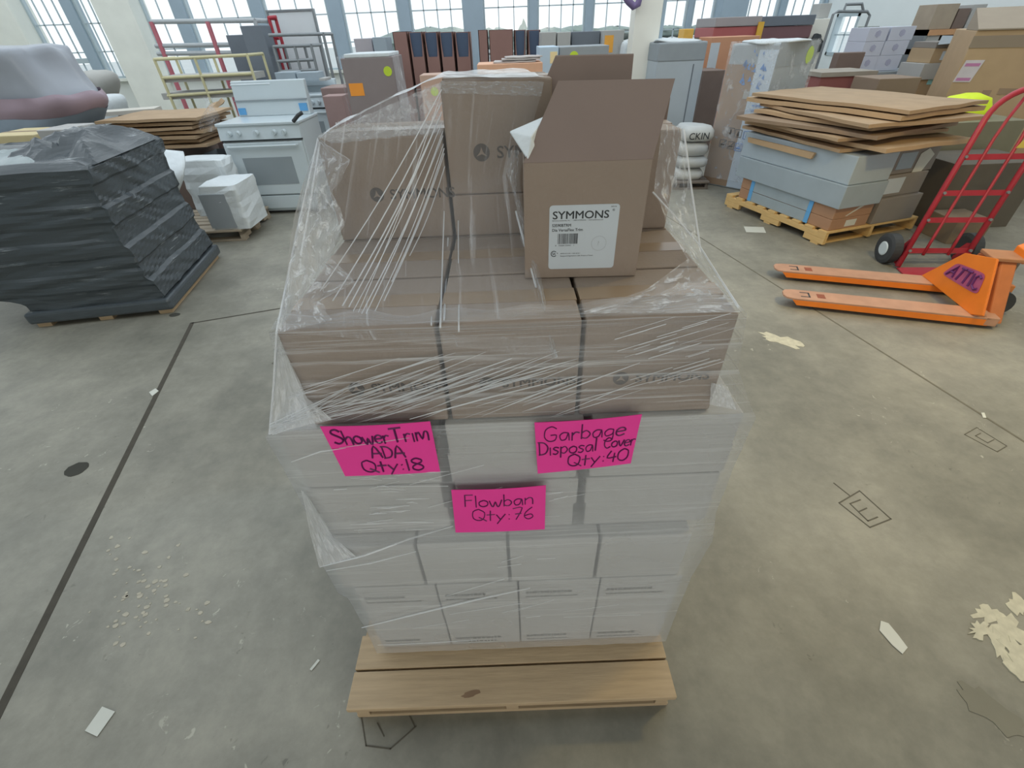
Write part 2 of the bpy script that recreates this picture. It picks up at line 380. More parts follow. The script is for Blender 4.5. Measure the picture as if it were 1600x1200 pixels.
g = gm.build('flaked_paint', GRIT); tag(g, 'pale flakes of paint scattered on the concrete left of the pallet', 'paint flakes', kind='stuff')
PAPER = mat('white_scrap_paper', C(206, 208, 200), .7, .04, 10)
def scrap(px, name, label):
    pts = [P(x, y, z=.002) for x, y in px]; c = sum(pts, Vector())/len(pts); c.z = 0
    o = MB().prism([q-c for q in pts], (0, 0, .0015)).build(name, PAPER, loc=c); tag(o, label, 'paper scrap')
scrap([(160, 1104), (180, 1112), (152, 1151), (133, 1142)], 'paper_scrap', 'white torn paper rectangle on the concrete at lower left')
scrap([(1376, 970), (1388, 974), (1403, 992), (1418, 1012), (1410, 1022), (1394, 1008), (1374, 985)], 'paper_scrap', 'long pale paper sliver on the concrete at lower right')
scrap([(233, 613), (243, 607), (248, 611), (238, 619)], 'paper_scrap', 'tiny white paper chip lying on the long floor joint')
scrap([(1162, 354), (1193, 355), (1197, 364), (1166, 363)], 'paper_scrap', 'white slip of paper on the floor before the yellow pine pallet')
scrap([(1533, 645), (1538, 645), (1541, 653), (1536, 653)], 'paper_scrap', 'tiny white speck of paper near the right hairline joint')
scrap([(497, 1030), (500, 1032), (487, 1048), (484, 1046)], 'wood_splinter', 'pale splinter on the concrete left of the front pallet')
PENCIL = mat('faint_black_marking', C(92, 88, 78), .8, .2, 30)
def mark(lines, label, wd=.005):
    m = MB()
    for ln in lines:
        q = [P(x, y, z=0) for x, y in ln]
        for a, b in zip(q[:-1], q[1:]):
            d = (b-a).normalized(); n = Vector((-d.y, d.x, 0))*wd/2
            m.prism([a-n-d*wd*.4, b-n+d*wd*.4, b+n+d*wd*.4, a+n-d*wd*.4], (0, 0, .0016))
    tag(m.build('floor_marking', PENCIL), label, 'floor marking')
mark([[(1311, 786), (1343, 767), (1392, 811), (1359, 824), (1311, 786)], [(1344, 781), (1328, 787), (1356, 814), (1371, 808)], [(1343, 799), (1354, 794)], [(1303, 755), (1327, 774)]], 'letter E in a drawn rectangle on the floor, the nearer of two')
mark([[(1507, 679), (1526, 668), (1573, 697), (1558, 706), (1507, 679)], [(1532, 677), (1524, 681), (1543, 692), (1553, 687)]], 'faint letter E in a rectangle beside the right hairline joint', .004)
mark([[(425, 568), (440, 556), (452, 552)], [(425, 568), (448, 577)]], 'drawn corner lines on the floor left of the wrapped stack', .004)
mark([[(565, 1122), (572, 1165), (610, 1170), (650, 1135)], [(590, 1130), (600, 1150)], [(640, 1118), (648, 1135)]], 'scribbled dark lines on the floor before the front pallet', .004)

# ------------------------------------------------------------------ the front pallet
def pallet(label, w, d, h, loc, rz, wood, nb=7, group=None):
    root = thing('wooden_pallet', label, 'pallet', loc, rz, group)
    bw = .105
    for i in range(nb):
        y0 = (d-bw)*i/(nb-1)
        if nb > 6 and i == 1: y0 = bw+.006
        MB().box(-w/2, w/2, y0, y0+bw, h-.022, h).build('deck_board', wood, root, bevel=.003)
    for x in (-w/2+.005, -.02, w/2-.045):
        m = MB(); z0, z1 = .02, h-.022
        m.box(x, x+.04, .02, .22, z0, z1).box(x, x+.04, d*.42, d*.58, z0, z1).box(x, x+.04, d-.22, d-.02, z0, z1).box(x, x+.04, .02, d-.02, z0+(z1-z0)*.5, z1)
        m.build('stringer', wood, root, bevel=.002)
    for y0 in (.02, d/2-.05, d-.12):
        MB().box(-w/2, w/2, y0, y0+.1, 0, .02).build('bottom_board', wood, root, bevel=.002)
    return root
PF = .472
pallet('pale pine pallet under the tall film-wrapped stack of cartons', 1.015, 1.24, .14, (-.04, PF, 0), 0, WOOD, 9)
KNOT = mat('wood_knot', C(136, 110, 86), .7, .1, 20)
fb = bpy.data.objects['deck_board']; kp = P(736, 1084, z=.1402)
MB().prism([(kp.x+.04+.028*math.cos(2*PI*k/14)*(1+.2*math.sin(3*k)), kp.y-PF+.009*math.sin(2*PI*k/14)+.006*math.cos(2*PI*k/14), .1402) for k in range(14)], (0, 0, .0004)).build('wood_knot', KNOT, fb)

def carton(label, x0, x1, y0, y1, z0, z1, mt=CARD, tape=TAPE, group=None, rz=0, name='cardboard_carton', cat='carton', tape_w=.05, bev=.004, body='body'):
    """local origin at the middle of the base; front face towards -y"""
    root = thing(name, label, cat, ((x0+x1)/2, (y0+y1)/2, z0), rz, group)
    wx_, dy, h = (x1-x0)/2, (y1-y0)/2, z1-z0
    MB().box(-wx_, wx_, -dy, dy, 0, h).build(body, mt, root, bevel=bev)
    root['dims'] = (wx_, dy, h)
    if tape:
        tw = tape_w/2
        MB().box(-wx_-.0008, wx_+.0008, -tw, tw, h-.04, h+.0008).build('tape', tape, root)
    return root
def emblem(root, x, y, z, r, mt, light):
    """round trade mark: dark disc with a pale three-armed star"""
    n = 24
    o = MB().prism([(x+r*math.cos(2*PI*k/n), y, z+r*math.sin(2*PI*k/n)) for k in range(n)], (0, .0006, 0)).build('printed_emblem', mt, root)
    m = MB()
    tri = [(0, .62*r), (.2*r, .05*r), (.62*r, -.42*r), (0, -.18*r), (-.62*r, -.42*r), (-.2*r, .05*r)]
    m.prism([(x+a, y-.0006, z+b) for a, b in tri], (0, .0005, 0)).build('emblem_star', light, o)
def symmons(root, size=.036, x=None, zf=.36):
    wx_, dy, h = root['dims']
    x = -.06 if x is None else x
    emblem(root, x, -dy-.001, h*zf+size*.36, size*.52, INK, CARD)
    text('printed_name', 'SYMMONS', size, INK, root, (x+size*.95, -dy-.0006, h*zf), sx=1.05, bold=.0009)
G_B = 'brown cartons in the upper tiers of the wrapped stack'
cols = [(-.418, -.136), (-.128, .130), (.138, .412)]
pos = ['left', 'middle', 'right']
Z1, Z2, Z3 = 1.116, 1.346, 1.576
rowsY = [(.697, .900), (.906, 1.132), (1.138, 1.352), (1.358, 1.572)]
for r, (ya, yb) in enumerate(rowsY):
    for c, (xa, xb) in enumerate(cols):
        if r == 0: lab = 'brown carton at front %s of the long brown tier, above the white cartons' % pos[c]
        elif r == 1: lab = ['brown carton behind the front left one, under the slanting film strands', 'brown carton behind the front middle one, left of and under the open carton', 'brown carton behind the front right one, under the open carton'][c]
        else: lab = 'brown carton hidden in the lower brown tier beneath the rear cartons'
        k = carton(lab, xa, xb, ya, yb, Z1+.001, Z2, group=G_B)
        if r == 0: symmons(k, .03, x=[-.03, -.05, -.06][c])
k = carton('brown carton at rear left of the stack, under slanting film, faint round emblem', cols[0][0], cols[0][1], 1.138, 1.352, Z2+.001, 1.578, group=G_B); symmons(k, .032, x=-.03, zf=.42)
carton('half-height brown carton under the topmost carton of the stack', cols[1][0], cols[1][1], 1.138, 1.352, Z2+.001, 1.447, group=G_B)
k = carton('topmost brown carton of the wrapped stack, emblem beside cut-off printed name', cols[1][0], cols[1][1]-.02, 1.138, 1.318, 1.448, 1.676, group=G_B); symmons(k, .036, x=-.04, zf=.34)
carton('brown carton at rear right of the stack, right of the open carton', cols[2][0], cols[2][1]-.005, 1.138, 1.352, Z2+.001, 1.570, group=G_B)
carton('taller brown carton standing behind the rear right carton of the stack', .16, .44, 1.36, 1.56, Z2+.001, 1.61, DKCARD, group=G_B)

# open carton with its flaps up
oc = thing('open_carton', 'open brown carton with raised flaps and white printed label on top of the stack', 'carton', (.155, .995, Z2+.001), math.radians(-2))
W2, D2, H2, T = .115, .125, .222, .004
m = MB(); m.box(-W2, W2, -D2, -D2+T, 0, H2).box(-W2, W2, D2-T, D2, 0, H2).box(-W2, -W2+T, -D2+T, D2-T, 0, H2).box(W2-T, W2, -D2+T, D2-T, 0, H2).box(-W2+T, W2-T, -D2+T, D2-T, 0, T)
m.build('body', CARD, oc, bevel=.0015)
def flap(name, pts, off): MB().prism([Vector(q) for q in pts], off).build(name, CARD_IN, oc)
flap('flap', [(-W2, -D2, H2), (W2, -D2, H2), (.169, .005, .33), (-.047, .005, .333)], (0, .003, -.003))
flap('flap', [(-W2, D2, H2), (W2, D2, H2), (.128, .2, .36), (-.04, .2, .362)], (0, .003, .002))
lb = MB()
LW0, LW1, LZ0, LZ1 = -.0665, .0665, .02, .147
r = .006; pts = []
for cx_, cz_, a0 in ((LW1-r, LZ1-r, 0), (LW0+r, LZ1-r, 90), (LW0+r, LZ0+r, 180), (LW1-r, LZ0+r, 270)):
    for k in range(4):
        a = math.radians(a0+30*k); pts.append((cx_+r*math.cos(a), -D2-.0012, cz_+r*math.sin(a)))
lab = lb.prism(pts, (0, .001, 0)).build('printed_label', LABEL, oc); lab['label'] = 'white printed label'
ly = -D2-.0013
def ltext(b, size, x, z, sx=1.0, bold=.0): return text('label_print', b, size, INK_D, lab, (x, ly, z), ext=.0002, sx=sx, bold=bold)
ltext('SYMMONS', .0205, LW0+.0055, LZ1-.0255, 1.13, .0006)
ltext('®', .006, LW1-.0135, LZ1-.013)
ltext('Symmons Industries, Inc.  ·  1-800-SYMMONS  ·  www.symmons.com', .0031, LW0+.0056, LZ1-.0295, 1.12)
ltext('2023-06', .0032, LW1-.017, LZ1-.0055)
ltext('S3590BTRM', .0078, LW0+.0055, LZ1-.0405, .95, .0003)
ltext('Dia VersaFlex Trim', .0078, LW0+.0055, LZ1-.0495, .98, .0002)
ltext('0   73204 53041   1', .0036, LW0+.0125, LZ1-.079, 1.35)
bm_ = MB(); x = LW0+.0175; rb = random.Random(3)
while x < LW0+.057:
    ww = rb.choice([.0005, .0005, .0009, .0013]); bm_.box(x, x+ww, ly-.0003, ly, LZ1-.0745, LZ1-.054); x += ww+rb.choice([.0005, .0007, .0011])
bm_.build('barcode', INK_D, lab)
def ring(name, cx_, cz_, r0_, r1_, a0, a1, par, mt, n=28):
    m = MB(); q = []
    for k in range(n+1):
        a = math.radians(a0+(a1-a0)*k/n); q.append((math.cos(a), math.sin(a)))
    rows = [[(cx_+r1_*a, ly-.0003, cz_+r1_*b) for a, b in q], [(cx_+r0_*a, ly-.0003, cz_+r0_*b) for a, b in q]]
    return m.grid(rows).build(name, mt, par)
FAINT = mat('faint_grey_print', C(170, 178, 184), .6, .03, 20)
ring('round_seal', LW1-.034, LZ1-.075, .0142, .0149, 0, 360, lab, FAINT)
text('label_print', '?', .012, FAINT, lab, (LW1-.037, ly, LZ1-.079), ext=.0002)
ring('certification_mark', LW0+.0105, LZ1-.0945, .0047, .0062, 40, 320, lab, INK_D)
ltext('SA', .0066, LW0+.0072, LZ1-.0968, .9, .0003)
ltext('®', .003, LW0+.0165, LZ1-.0945)
ltext('ASME A112.18.1 / CSA B125.1', .0032, LW0+.0235, LZ1-.0955)
ltext('Designed & Engineered in USA. Product of Taiwan.', .0032, LW0+.0235, LZ1-.1005)
bag = thing('plastic_bag', 'white plastic bag poking out of the left side of the open carton', 'bag', (.06, .93, 1.5))
def loc(p): return p-Vector((.06, .93, 1.5))
tip, bk, lo, mid = loc(P(795, 205, Y=.95)), loc(P(853, 180, Y=.965)), loc(P(824, 250, Y=.878)), loc(P(830, 214, Y=.90))
ins = [Vector((.04, -.03, .0)), Vector((.06, .05, .0))]
m = MB(); m.add([tip, bk, mid, lo, ins[0], ins[1]], [(0, 1, 2), (0, 2, 3), (2, 1, 5), (3, 2, 4), (2, 5, 4), (0, 3, 4), (0, 4, 5), (0, 5, 1)])
m.build('bag', FOAM, bag, bevel=.002, smooth=False)

# white cartons below
G_W = 'white cartons in the lower part of the wrapped stack'
ucols = [(-.495, -.178), (-.150, .142), (.166, .482)]
ZU = [1.115, 1.020, .925, .830, .735]
ordn = ['top', 'second', 'third', 'fourth']
for l in range(4):
    for c, (xa, xb) in enumerate(ucols):
        o_ = .006*((l+c) % 2)
        carton('flat white carton, %s column, %s layer below the brown cartons' % (pos[c], ordn[l]), xa+o_, xb+o_, .684+.004*(l % 2), 1.12, ZU[l+1]+.001, ZU[l], WHITEC, WTAPE, G_W, body='body')
        carton('white carton hidden in the back row of the wrapped stack', xa, xb, 1.125, 1.55, ZU[l+1]+.001, ZU[l], WHITEC, WTAPE, G_W)
ZL = [.735, .5375, .34, .14]
lc = [-.470, -.238, -.005, .228, .462]
p4 = ['leftmost', 'second from left', 'third from left', 'rightmost']
for l in range(3):
    for c in range(4):
        xa, xb = lc[c]+.002, lc[c+1]-.002
        if l == 0: xa, xb = xa-.028+.004*c, xb-.028+.004*c
        yo = .648 if l == 0 else .640+.004*l
        k = carton('square white carton, %s in the %s row above the pallet' % (p4[c], ['third', 'second', 'bottom'][l]), xa, xb, yo, 1.1, ZL[l+1]+.001, ZL[l], WHITEC, WTAPE, G_W)
        carton('white carton hidden in the back row of the wrapped stack', xa, xb, 1.105, 1.55, ZL[l+1]+.001, ZL[l], WHITEC, WTAPE, G_W)
        if l > 0:
            dy = k['dims'][1]; h = k['dims'][2]; m = MB(); rp = random.Random(l*7+c)
            zt = h*.68 if l == 1 else h*.2
            for j, (zz, ww, hh) in enumerate([(zt, .13, .012), (zt-.022, .15, .006)]):
                x = -.095; xe = x+ww*rp.uniform(.8, 1.1)
                while x < xe:
                    q = rp.uniform(.004, .014); m.box(x, x+q, -dy-.0006, -dy, zz, zz+hh); x += q+.003
            m.build('faded_print', INK_F, k)
for o in list(COL.objects):
    if 'dims' in o: del o['dims']

# ------------------------------------------------------------------ stretch film round the stack
FW = thing('stretch_film', 'clear stretch film wrapped round the tall pallet stack, torn open at the front', 'plastic wrap', (0, 1.1, .14))
def L2(p): return Vector(p)-Vector((0, 1.1, .14))
def wrinkle(rows, amp, fx, fy, seed, edge=True):
    out = []
    nr = len(rows); nc = len(rows[0])
    for i, r in enumerate(rows):
        q = []
        for k, p in enumerate(r):
            u, v = k/max(1, nc-1), i/max(1, nr-1)
            d = noise.noise(Vector((u*fx+seed, v*fy, seed*.7)))*amp
            q.append(p + Vector((0, -1, .6)).normalized()*d)
        out.append(q)
    return out
def lerp(a, b, t): return a+(b-a)*t
def sample(poly, t):
    x = t*(len(poly)-1); i = min(int(x), len(poly)-2); return lerp(poly[i], poly[i+1], x-i)
def patch(ctrl, nu, nv):
    """ctrl: rows of control points, resampled piecewise-linearly"""
    rows = []
    for i in range(nv+1):
        x = i/nv*(len(ctrl)-1); a = min(int(x), len(ctrl)-2); f = x-a
        rows.append([lerp(sample(ctrl[a], k/nu), sample(ctrl[a+1], k/nu), f) for k in range(nu+1)])
    return rows
# rings round the load (rounded-corner rectangles), from the pallet up
def ringpts(x0, x1, y0, y1, z, n=18, bulge=0, seed=0):
    pts = []
    cs = [(x0, y0), (x1, y0), (x1, y1), (x0, y1)]
    for i in range(4):
        a, b = cs[i], cs[(i+1) % 4]
        for k in range(n):
            t = k/n; x, y = a[0]+(b[0]-a[0])*t, a[1]+(b[1]-a[1])*t
            if bulge:
                q = bulge*math.sin(PI*t); x += (0, -q, 0, q)[i]*0; y += (q, 0, -q, 0)[i]
            d = .0025*noise.noise(Vector((k*.9+i*19, z*14, seed)))
            x += (0, 1, 0, -1)[i]*(d+.002); y += (-1, 0, 1, 0)[i]*(d+.002)
            pts.append(Vector((x, y, z)))
    return [L2(p) for p in pts]
prof = [(-.482, .475, .628, 1.575, .150), (-.478, .470, .628, 1.575, .33), (-.484, .472, .630, 1.575, .52), (-.506, .474, .634, 1.575, .545), (-.508, .490, .634, 1.575, .72), (-.504, .492, .664, 1.575, .80),
        (-.506, .494, .670, 1.575, .93), (-.510, .496, .672, 1.575, 1.05), (-.512, .500, .672, 1.575, 1.112), (-.470, .470, .684, 1.58, 1.165), (-.440, .436, .688, 1.58, 1.23), (-.427, .420, .688, 1.58, 1.335), (-.426, .419, .692, 1.58, 1.350)]
rows = []
for a, b in zip(prof[:-1], prof[1:]):
    nn = 4
    for j in range(nn): 
        t = j/nn; q = [a[i]+(b[i]-a[i])*t for i in range(5)]; rows.append(ringpts(*q))
rows.append(ringpts(*prof[-1]))
low = [r for r in rows if r[0].z+.14 < 1.13]; up = rows[len(low)-1:]
MB().grid(low, True).build('film_skirt', FILM_L, FW, smooth=True)
MB().grid(up, True).build('film_band', FILM, FW, smooth=True)
# lip of film lying over the front edge of the brown cartons
lip = []
for k in range(41):
    t = k/40; x = -.424+.842*t
    dd = .05+.03*noise.noise(Vector((t*5, 3, 0)))+.07*max(0, t-.72)/.28
    lip.append((x, dd))
rows = [[L2((x, .694+d*v, 1.353+.006*math.sin(9*t_*7+x*40)*v)) for x, d in lip for t_ in (0,)] for v in (0, .5, 1)]
MB().grid(rows).build('film_lip', FILM, FW, smooth=True)
TL = P(690, 127, Y=1.132); A = P(497, 214, Y=1.13); B = P(431, 519, Y=.688)
TR = P(850, 128, Y=1.132)
c0 = [A, lerp(A, TL, .5)+Vector((0, 0, .012)), TL, TR]
c1 = [lerp(A, B, .33)+Vector((-.004, -.0, 0)), P(570, 300, Y=1.05), P(690, 285, Y=1.08), P(812, 272, Y=1.05)]
c2 = [lerp(A, B, .66)+Vector((-.004, -.0, 0)), P(560, 400, Y=.88), P(690, 395, Y=.92), P(824, 400, Y=.93)]
c3 = [B+Vector((0, .02, .006)), P(560, 505, Y=.71), P(690, 500, Y=.71), P(850, 495, Y=.715)]
c4 = [B+Vector((0, 0, 0)), P(570, 530, Y=.684), P(700, 540, Y=.684), P(869, 560, Y=.684)]
rows = patch([c0, c1, c2, c3, c4], 60, 60); rows = [[L2(p) for p in r] for r in rows]
MB().grid(wrinkle(rows, .006, 26, 5, 1.3)).build('film_canopy', film_mat('taut_clear_film', .06, .42, 34, 1.6, .56), FW, smooth=True)
Ab = Vector((-.425, 1.36, 1.582)); TLb = Vector((-.128, 1.325, 1.684)); TRb = Vector((.06, 1.325, 1.684))
rows = patch([[A, lerp(A, TL, .5)+Vector((0, 0, .012)), TL+Vector((0, 0, .008)), TR+Vector((0, 0, .008))], [Ab, lerp(Ab, TLb, .5), TLb, TRb]], 40, 14)
MB().grid(wrinkle([[L2(p) for p in r] for r in rows], .008, 12, 4, 5.1)).build('film_canopy', film_mat('glare_white_film', .5, .85, 10, 5, .46, (.9, .95, 1.0)), FW, smooth=True)  # glare on the film painted in as a whiter, bluish base
Bb = Vector((-.432, 1.36, 1.35))
rows = patch([[Ab, A], [lerp(Ab, Bb, .5)+Vector((-.01, 0, 0)), lerp(A, B, .45)+Vector((-.012, 0, 0))], [Bb, B]], 24, 36)
MB().grid(wrinkle([[L2(p) for p in r] for r in rows], .014, 10, 4, 9.4)).build('film_side_sheet', film_mat('bunched_film', .36, .85, 12, 4, .48), FW, smooth=True)
# bunched film hanging inside the left edge, torn zigzag border
tz = [(497, 216), (548, 250), (520, 300), (540, 350), (512, 400), (556, 440), (500, 470), (520, 500)]
inner = [P(x, y, Y=1.12-.42*((y-216)/290)) for x, y in tz]; outer = [lerp(A, B, i/(len(tz)-1))+Vector((.002, -.006, 0)) for i in range(len(tz))]
rows = patch([[outer[i], inner[i]] for i in range(len(tz))], 14, 50)
MB().grid(wrinkle([[L2(p) for p in r] for r in rows], .012, 9, 22, 2.2)).build('film_fold', film_mat('creased_film', .12, .75, 6, 16, .5), FW, smooth=True)
# right-hand piece
R_ = [[P(1034, 192, Y=1.128), P(1067, 200, Y=1.128)], [P(1022, 300, Y=1.06), P(1082, 325, Y=1.08)], [P(1048, 365, Y=.99), P(1093, 385, Y=1.0)],
      [P(1074, 405, Y=.9), P(1122, 435, Y=.86)], [P(1010, 452, Y=.80), P(1150, 470, Y=.74)], [P(904, 490, Y=.70), P(1156, 488, Y=.686)]]
rows = patch(R_, 18, 50)
MB().grid(wrinkle([[L2(p) for p in r] for r in rows], .012, 8, 12, 7.7)).build('film_fold', MATS['creased_film'], FW, smooth=True)
# torn vertical edge of the film left of the open carton
te = [(806, 235, 1.09), (803, 268, 1.06), (806, 300, 1.02), (816, 335, .97), (822, 372, .93), (840, 425, .86), (856, 500, .72), (869, 560, .684)]
rows = [[L2(P(x-w, y, Y=Y)), L2(P(x-w*.3, y, Y=Y-.012)), L2(P(x+w*.5, y, Y=Y))] for (x, y, Y), w in zip(te, (10, 12, 5, 6, 9, 6, 8, 5))]
MB().grid(patch([[q for q in r] for r in rows], 4, 40)).build('film_fold', MATS['creased_film'], FW, smooth=True)
hz = film_mat('hazy_film', .22, .7, 14, 4, .5, (.86, .92, 1.0))
rows = patch([[A, TL], [P(508, 217, Y=1.13), P(688, 168, Y=1.134)], [P(520, 224, Y=1.13), P(690, 206, Y=1.134)]], 34, 12)
MB().grid(wrinkle([[L2(p)+Vector((0, -.004, 0)) for p in r] for r in rows], .007, 12, 5, 6.2)).build('film_fold', hz, FW, smooth=True)
rows = patch([[P(850, 127, Y=1.126), P(690, 127, Y=1.13)], [P(846, 150, Y=1.124), P(691, 146, Y=1.126)]], 30, 6)
MB().grid(wrinkle([[L2(p) for p in r] for r in rows], .005, 14, 3, 4.4)).build('film_fold', film_mat('rim_film', .14, .6, 12, 6, .5), FW, smooth=True)
# tight white folds where the film bridges the steps in the load
for q, nu, nv in (([[P(431, 520, Y=.69), P(440, 540, Y=.69)], [P(428, 600, Y=.68), P(480, 622, Y=.677)], [P(420, 678, Y=.664), P(520, 655, Y=.664)]], 10, 20),
                  ([[P(470, 765, Y=.662), P(480, 775, Y=.66)], [P(484, 830, Y=.635), P(520, 838, Y=.655)], [P(499, 886, Y=.622), P(560, 872, Y=.625)]], 8, 16),
                  ([[P(1112, 598, Y=.682), P(1138, 604, Y=.69)], [P(1108, 632, Y=.674), P(1150, 640, Y=.67)]], 8, 10)):
    rows = patch(q, nu, nv); MB().grid(wrinkle([[L2(p) for p in r] for r in rows], .004, 9, 6, 3.7)).build('film_fold', MATS['bunched_film'], FW, smooth=True)
# stretched cords of film
rc = random.Random(12); m = MB()
starts = [(690, 140), (690, 160), (690, 175), (691, 190), (688, 150), (692, 205), (693, 225), (689, 180), (694, 240), (692, 212), (695, 260), (694, 232)]
ends = [(500, 455), (520, 470), (545, 480), (552, 486), (560, 488), (572, 490), (586, 486), (535, 478), (600, 470), (565, 490), (640, 400), (612, 440)]
for (sx_, sy_), (ex_, ey_) in zip(starts, ends):
    p0 = L2(P(sx_, sy_, Y=1.125)); p1 = L2(P(ex_, ey_, z=1.352)); n = 8
    pts = [lerp(p0, p1, i/n)+Vector((0, 0, -.012*math.sin(PI*i/n))) for i in range(n+1)]
    m.tube(pts, rc.uniform(.0008, .0016), 5)
for sx_, sy_, ex_, ey_ in [(676, 395, 674, 508), (694, 330, 688, 512), (716, 345, 717, 518), (700, 372, 694, 500)]:
    m.tube([L2(P(sx_, sy_, Y=1.12)), L2(P((sx_+ex_)/2, (sy_+ey_)/2, Y=.93)), L2(P(ex_, ey_, z=1.354))], rc.uniform(.0014, .0022), 5)
for px_ in [((806, 330), (870, 558), 1.0, .684), ((432, 520), (421, 678), .686, .668), ((497, 216), (432, 519), 1.128, .688), ((500, 222), (470, 400), 1.12, .85),
            ((1068, 202), (1094, 386), 1.128, 1.0), ((1094, 386), (1154, 480), 1.0, .69), ((1020, 300), (1094, 384), 1.06, 1.0)]:
    (a, b), (c, d), ya, yb = px_
    m.tube([L2(P(a, b, Y=ya)), L2(P((a+c)/2+rc.uniform(-2, 2), (b+d)/2, Y=(ya+yb)/2)), L2(P(c, d, Y=yb))], .0022, 5)
m.build('film_strands', FILM_T, FW)['kind'] = 'stuff'
m = MB()
for i in range(70):   # slanting creases across the front between the brown and the white tiers
    x0 = rc.uniform(440, 880); y0 = rc.uniform(600, 668)-.10*(x0-440)*.35; ln = rc.uniform(40, 190)
    a = P(x0, y0, Y=.676); b = P(x0+ln, y0-ln*rc.uniform(.25, .42), Y=.681)
    if b.z > 1.30: continue
    m.tube([L2(a), L2(lerp(a, b, .5)), L2(b)], [.0003, rc.uniform(.0006, .0019), .0003], 5)
for i in range(16):
    x0 = rc.uniform(430, 560); a = P(421+rc.uniform(0, 10), 676+rc.uniform(-14, 4), Y=.664); b = P(x0+80, rc.uniform(590, 650), Y=.676)
    m.tube([L2(a), L2(lerp(a, b, .5)), L2(b)], [.0012, .0008, .0003], 5)
for i in range(30):
    x0 = rc.uniform(940, 1080); y0 = rc.uniform(510, 600); ln = rc.uniform(20, 90)
    m.tube([L2(P(x0, y0, Y=.681)), L2(P(x0+ln, y0-ln*.3, Y=.681))], rc.uniform(.0003, .0008), 5)
for i in range(26):   # horizontal creases on the white tiers
    x0 = rc.uniform(520, 900); y0 = rc.uniform(745, 985); ln = rc.uniform(20, 120); yy = .66 if y0 < 850 else .626
    m.tube([L2(P(x0, y0, Y=yy)), L2(P(x0+ln, y0-ln*rc.uniform(0, .3), Y=yy))], rc.uniform(.0003, .0009), 5)
for pts, r_ in (([(565, 981), (640, 962), (740, 938), (828, 919)], .0028), ([(500, 886), (570, 868), (640, 842), (708, 822)], .0026), ([(510, 892), (580, 880), (650, 862)], .0018),
                ([(530, 700), (600, 690), (640, 684)], .0012), ([(455, 722), (500, 706), (540, 700)], .0016), ([(590, 1008), (680, 1004), (745, 1000)], .0014), ([(480, 640), (620, 622), (800, 560)], .0022), ([(640, 655), (760, 622), (900, 588)], .0018)):
    m.tube([L2(P(x, y, Y=.655 if 650 < y < 860 else (.676 if y <= 660 else .622))) for x, y in pts], [r_*.4]+[r_]*(len(pts)-2)+[r_*.4], 5)
for i in range(22):
    x0 = rc.uniform(540, 660); y0 = rc.uniform(735, 830); ln = rc.uniform(14, 60)
    m.tube([L2(P(x0, y0, Y=.658)), L2(P(x0+ln/2, y0-1, Y=.656)), L2(P(x0+ln, y0-rc.uniform(-2, 4), Y=.658))], [.0004, rc.uniform(.0008, .0018), .0004], 5)
m.build('film_creases', FILM_T, FW)['kind'] = 'stuff'

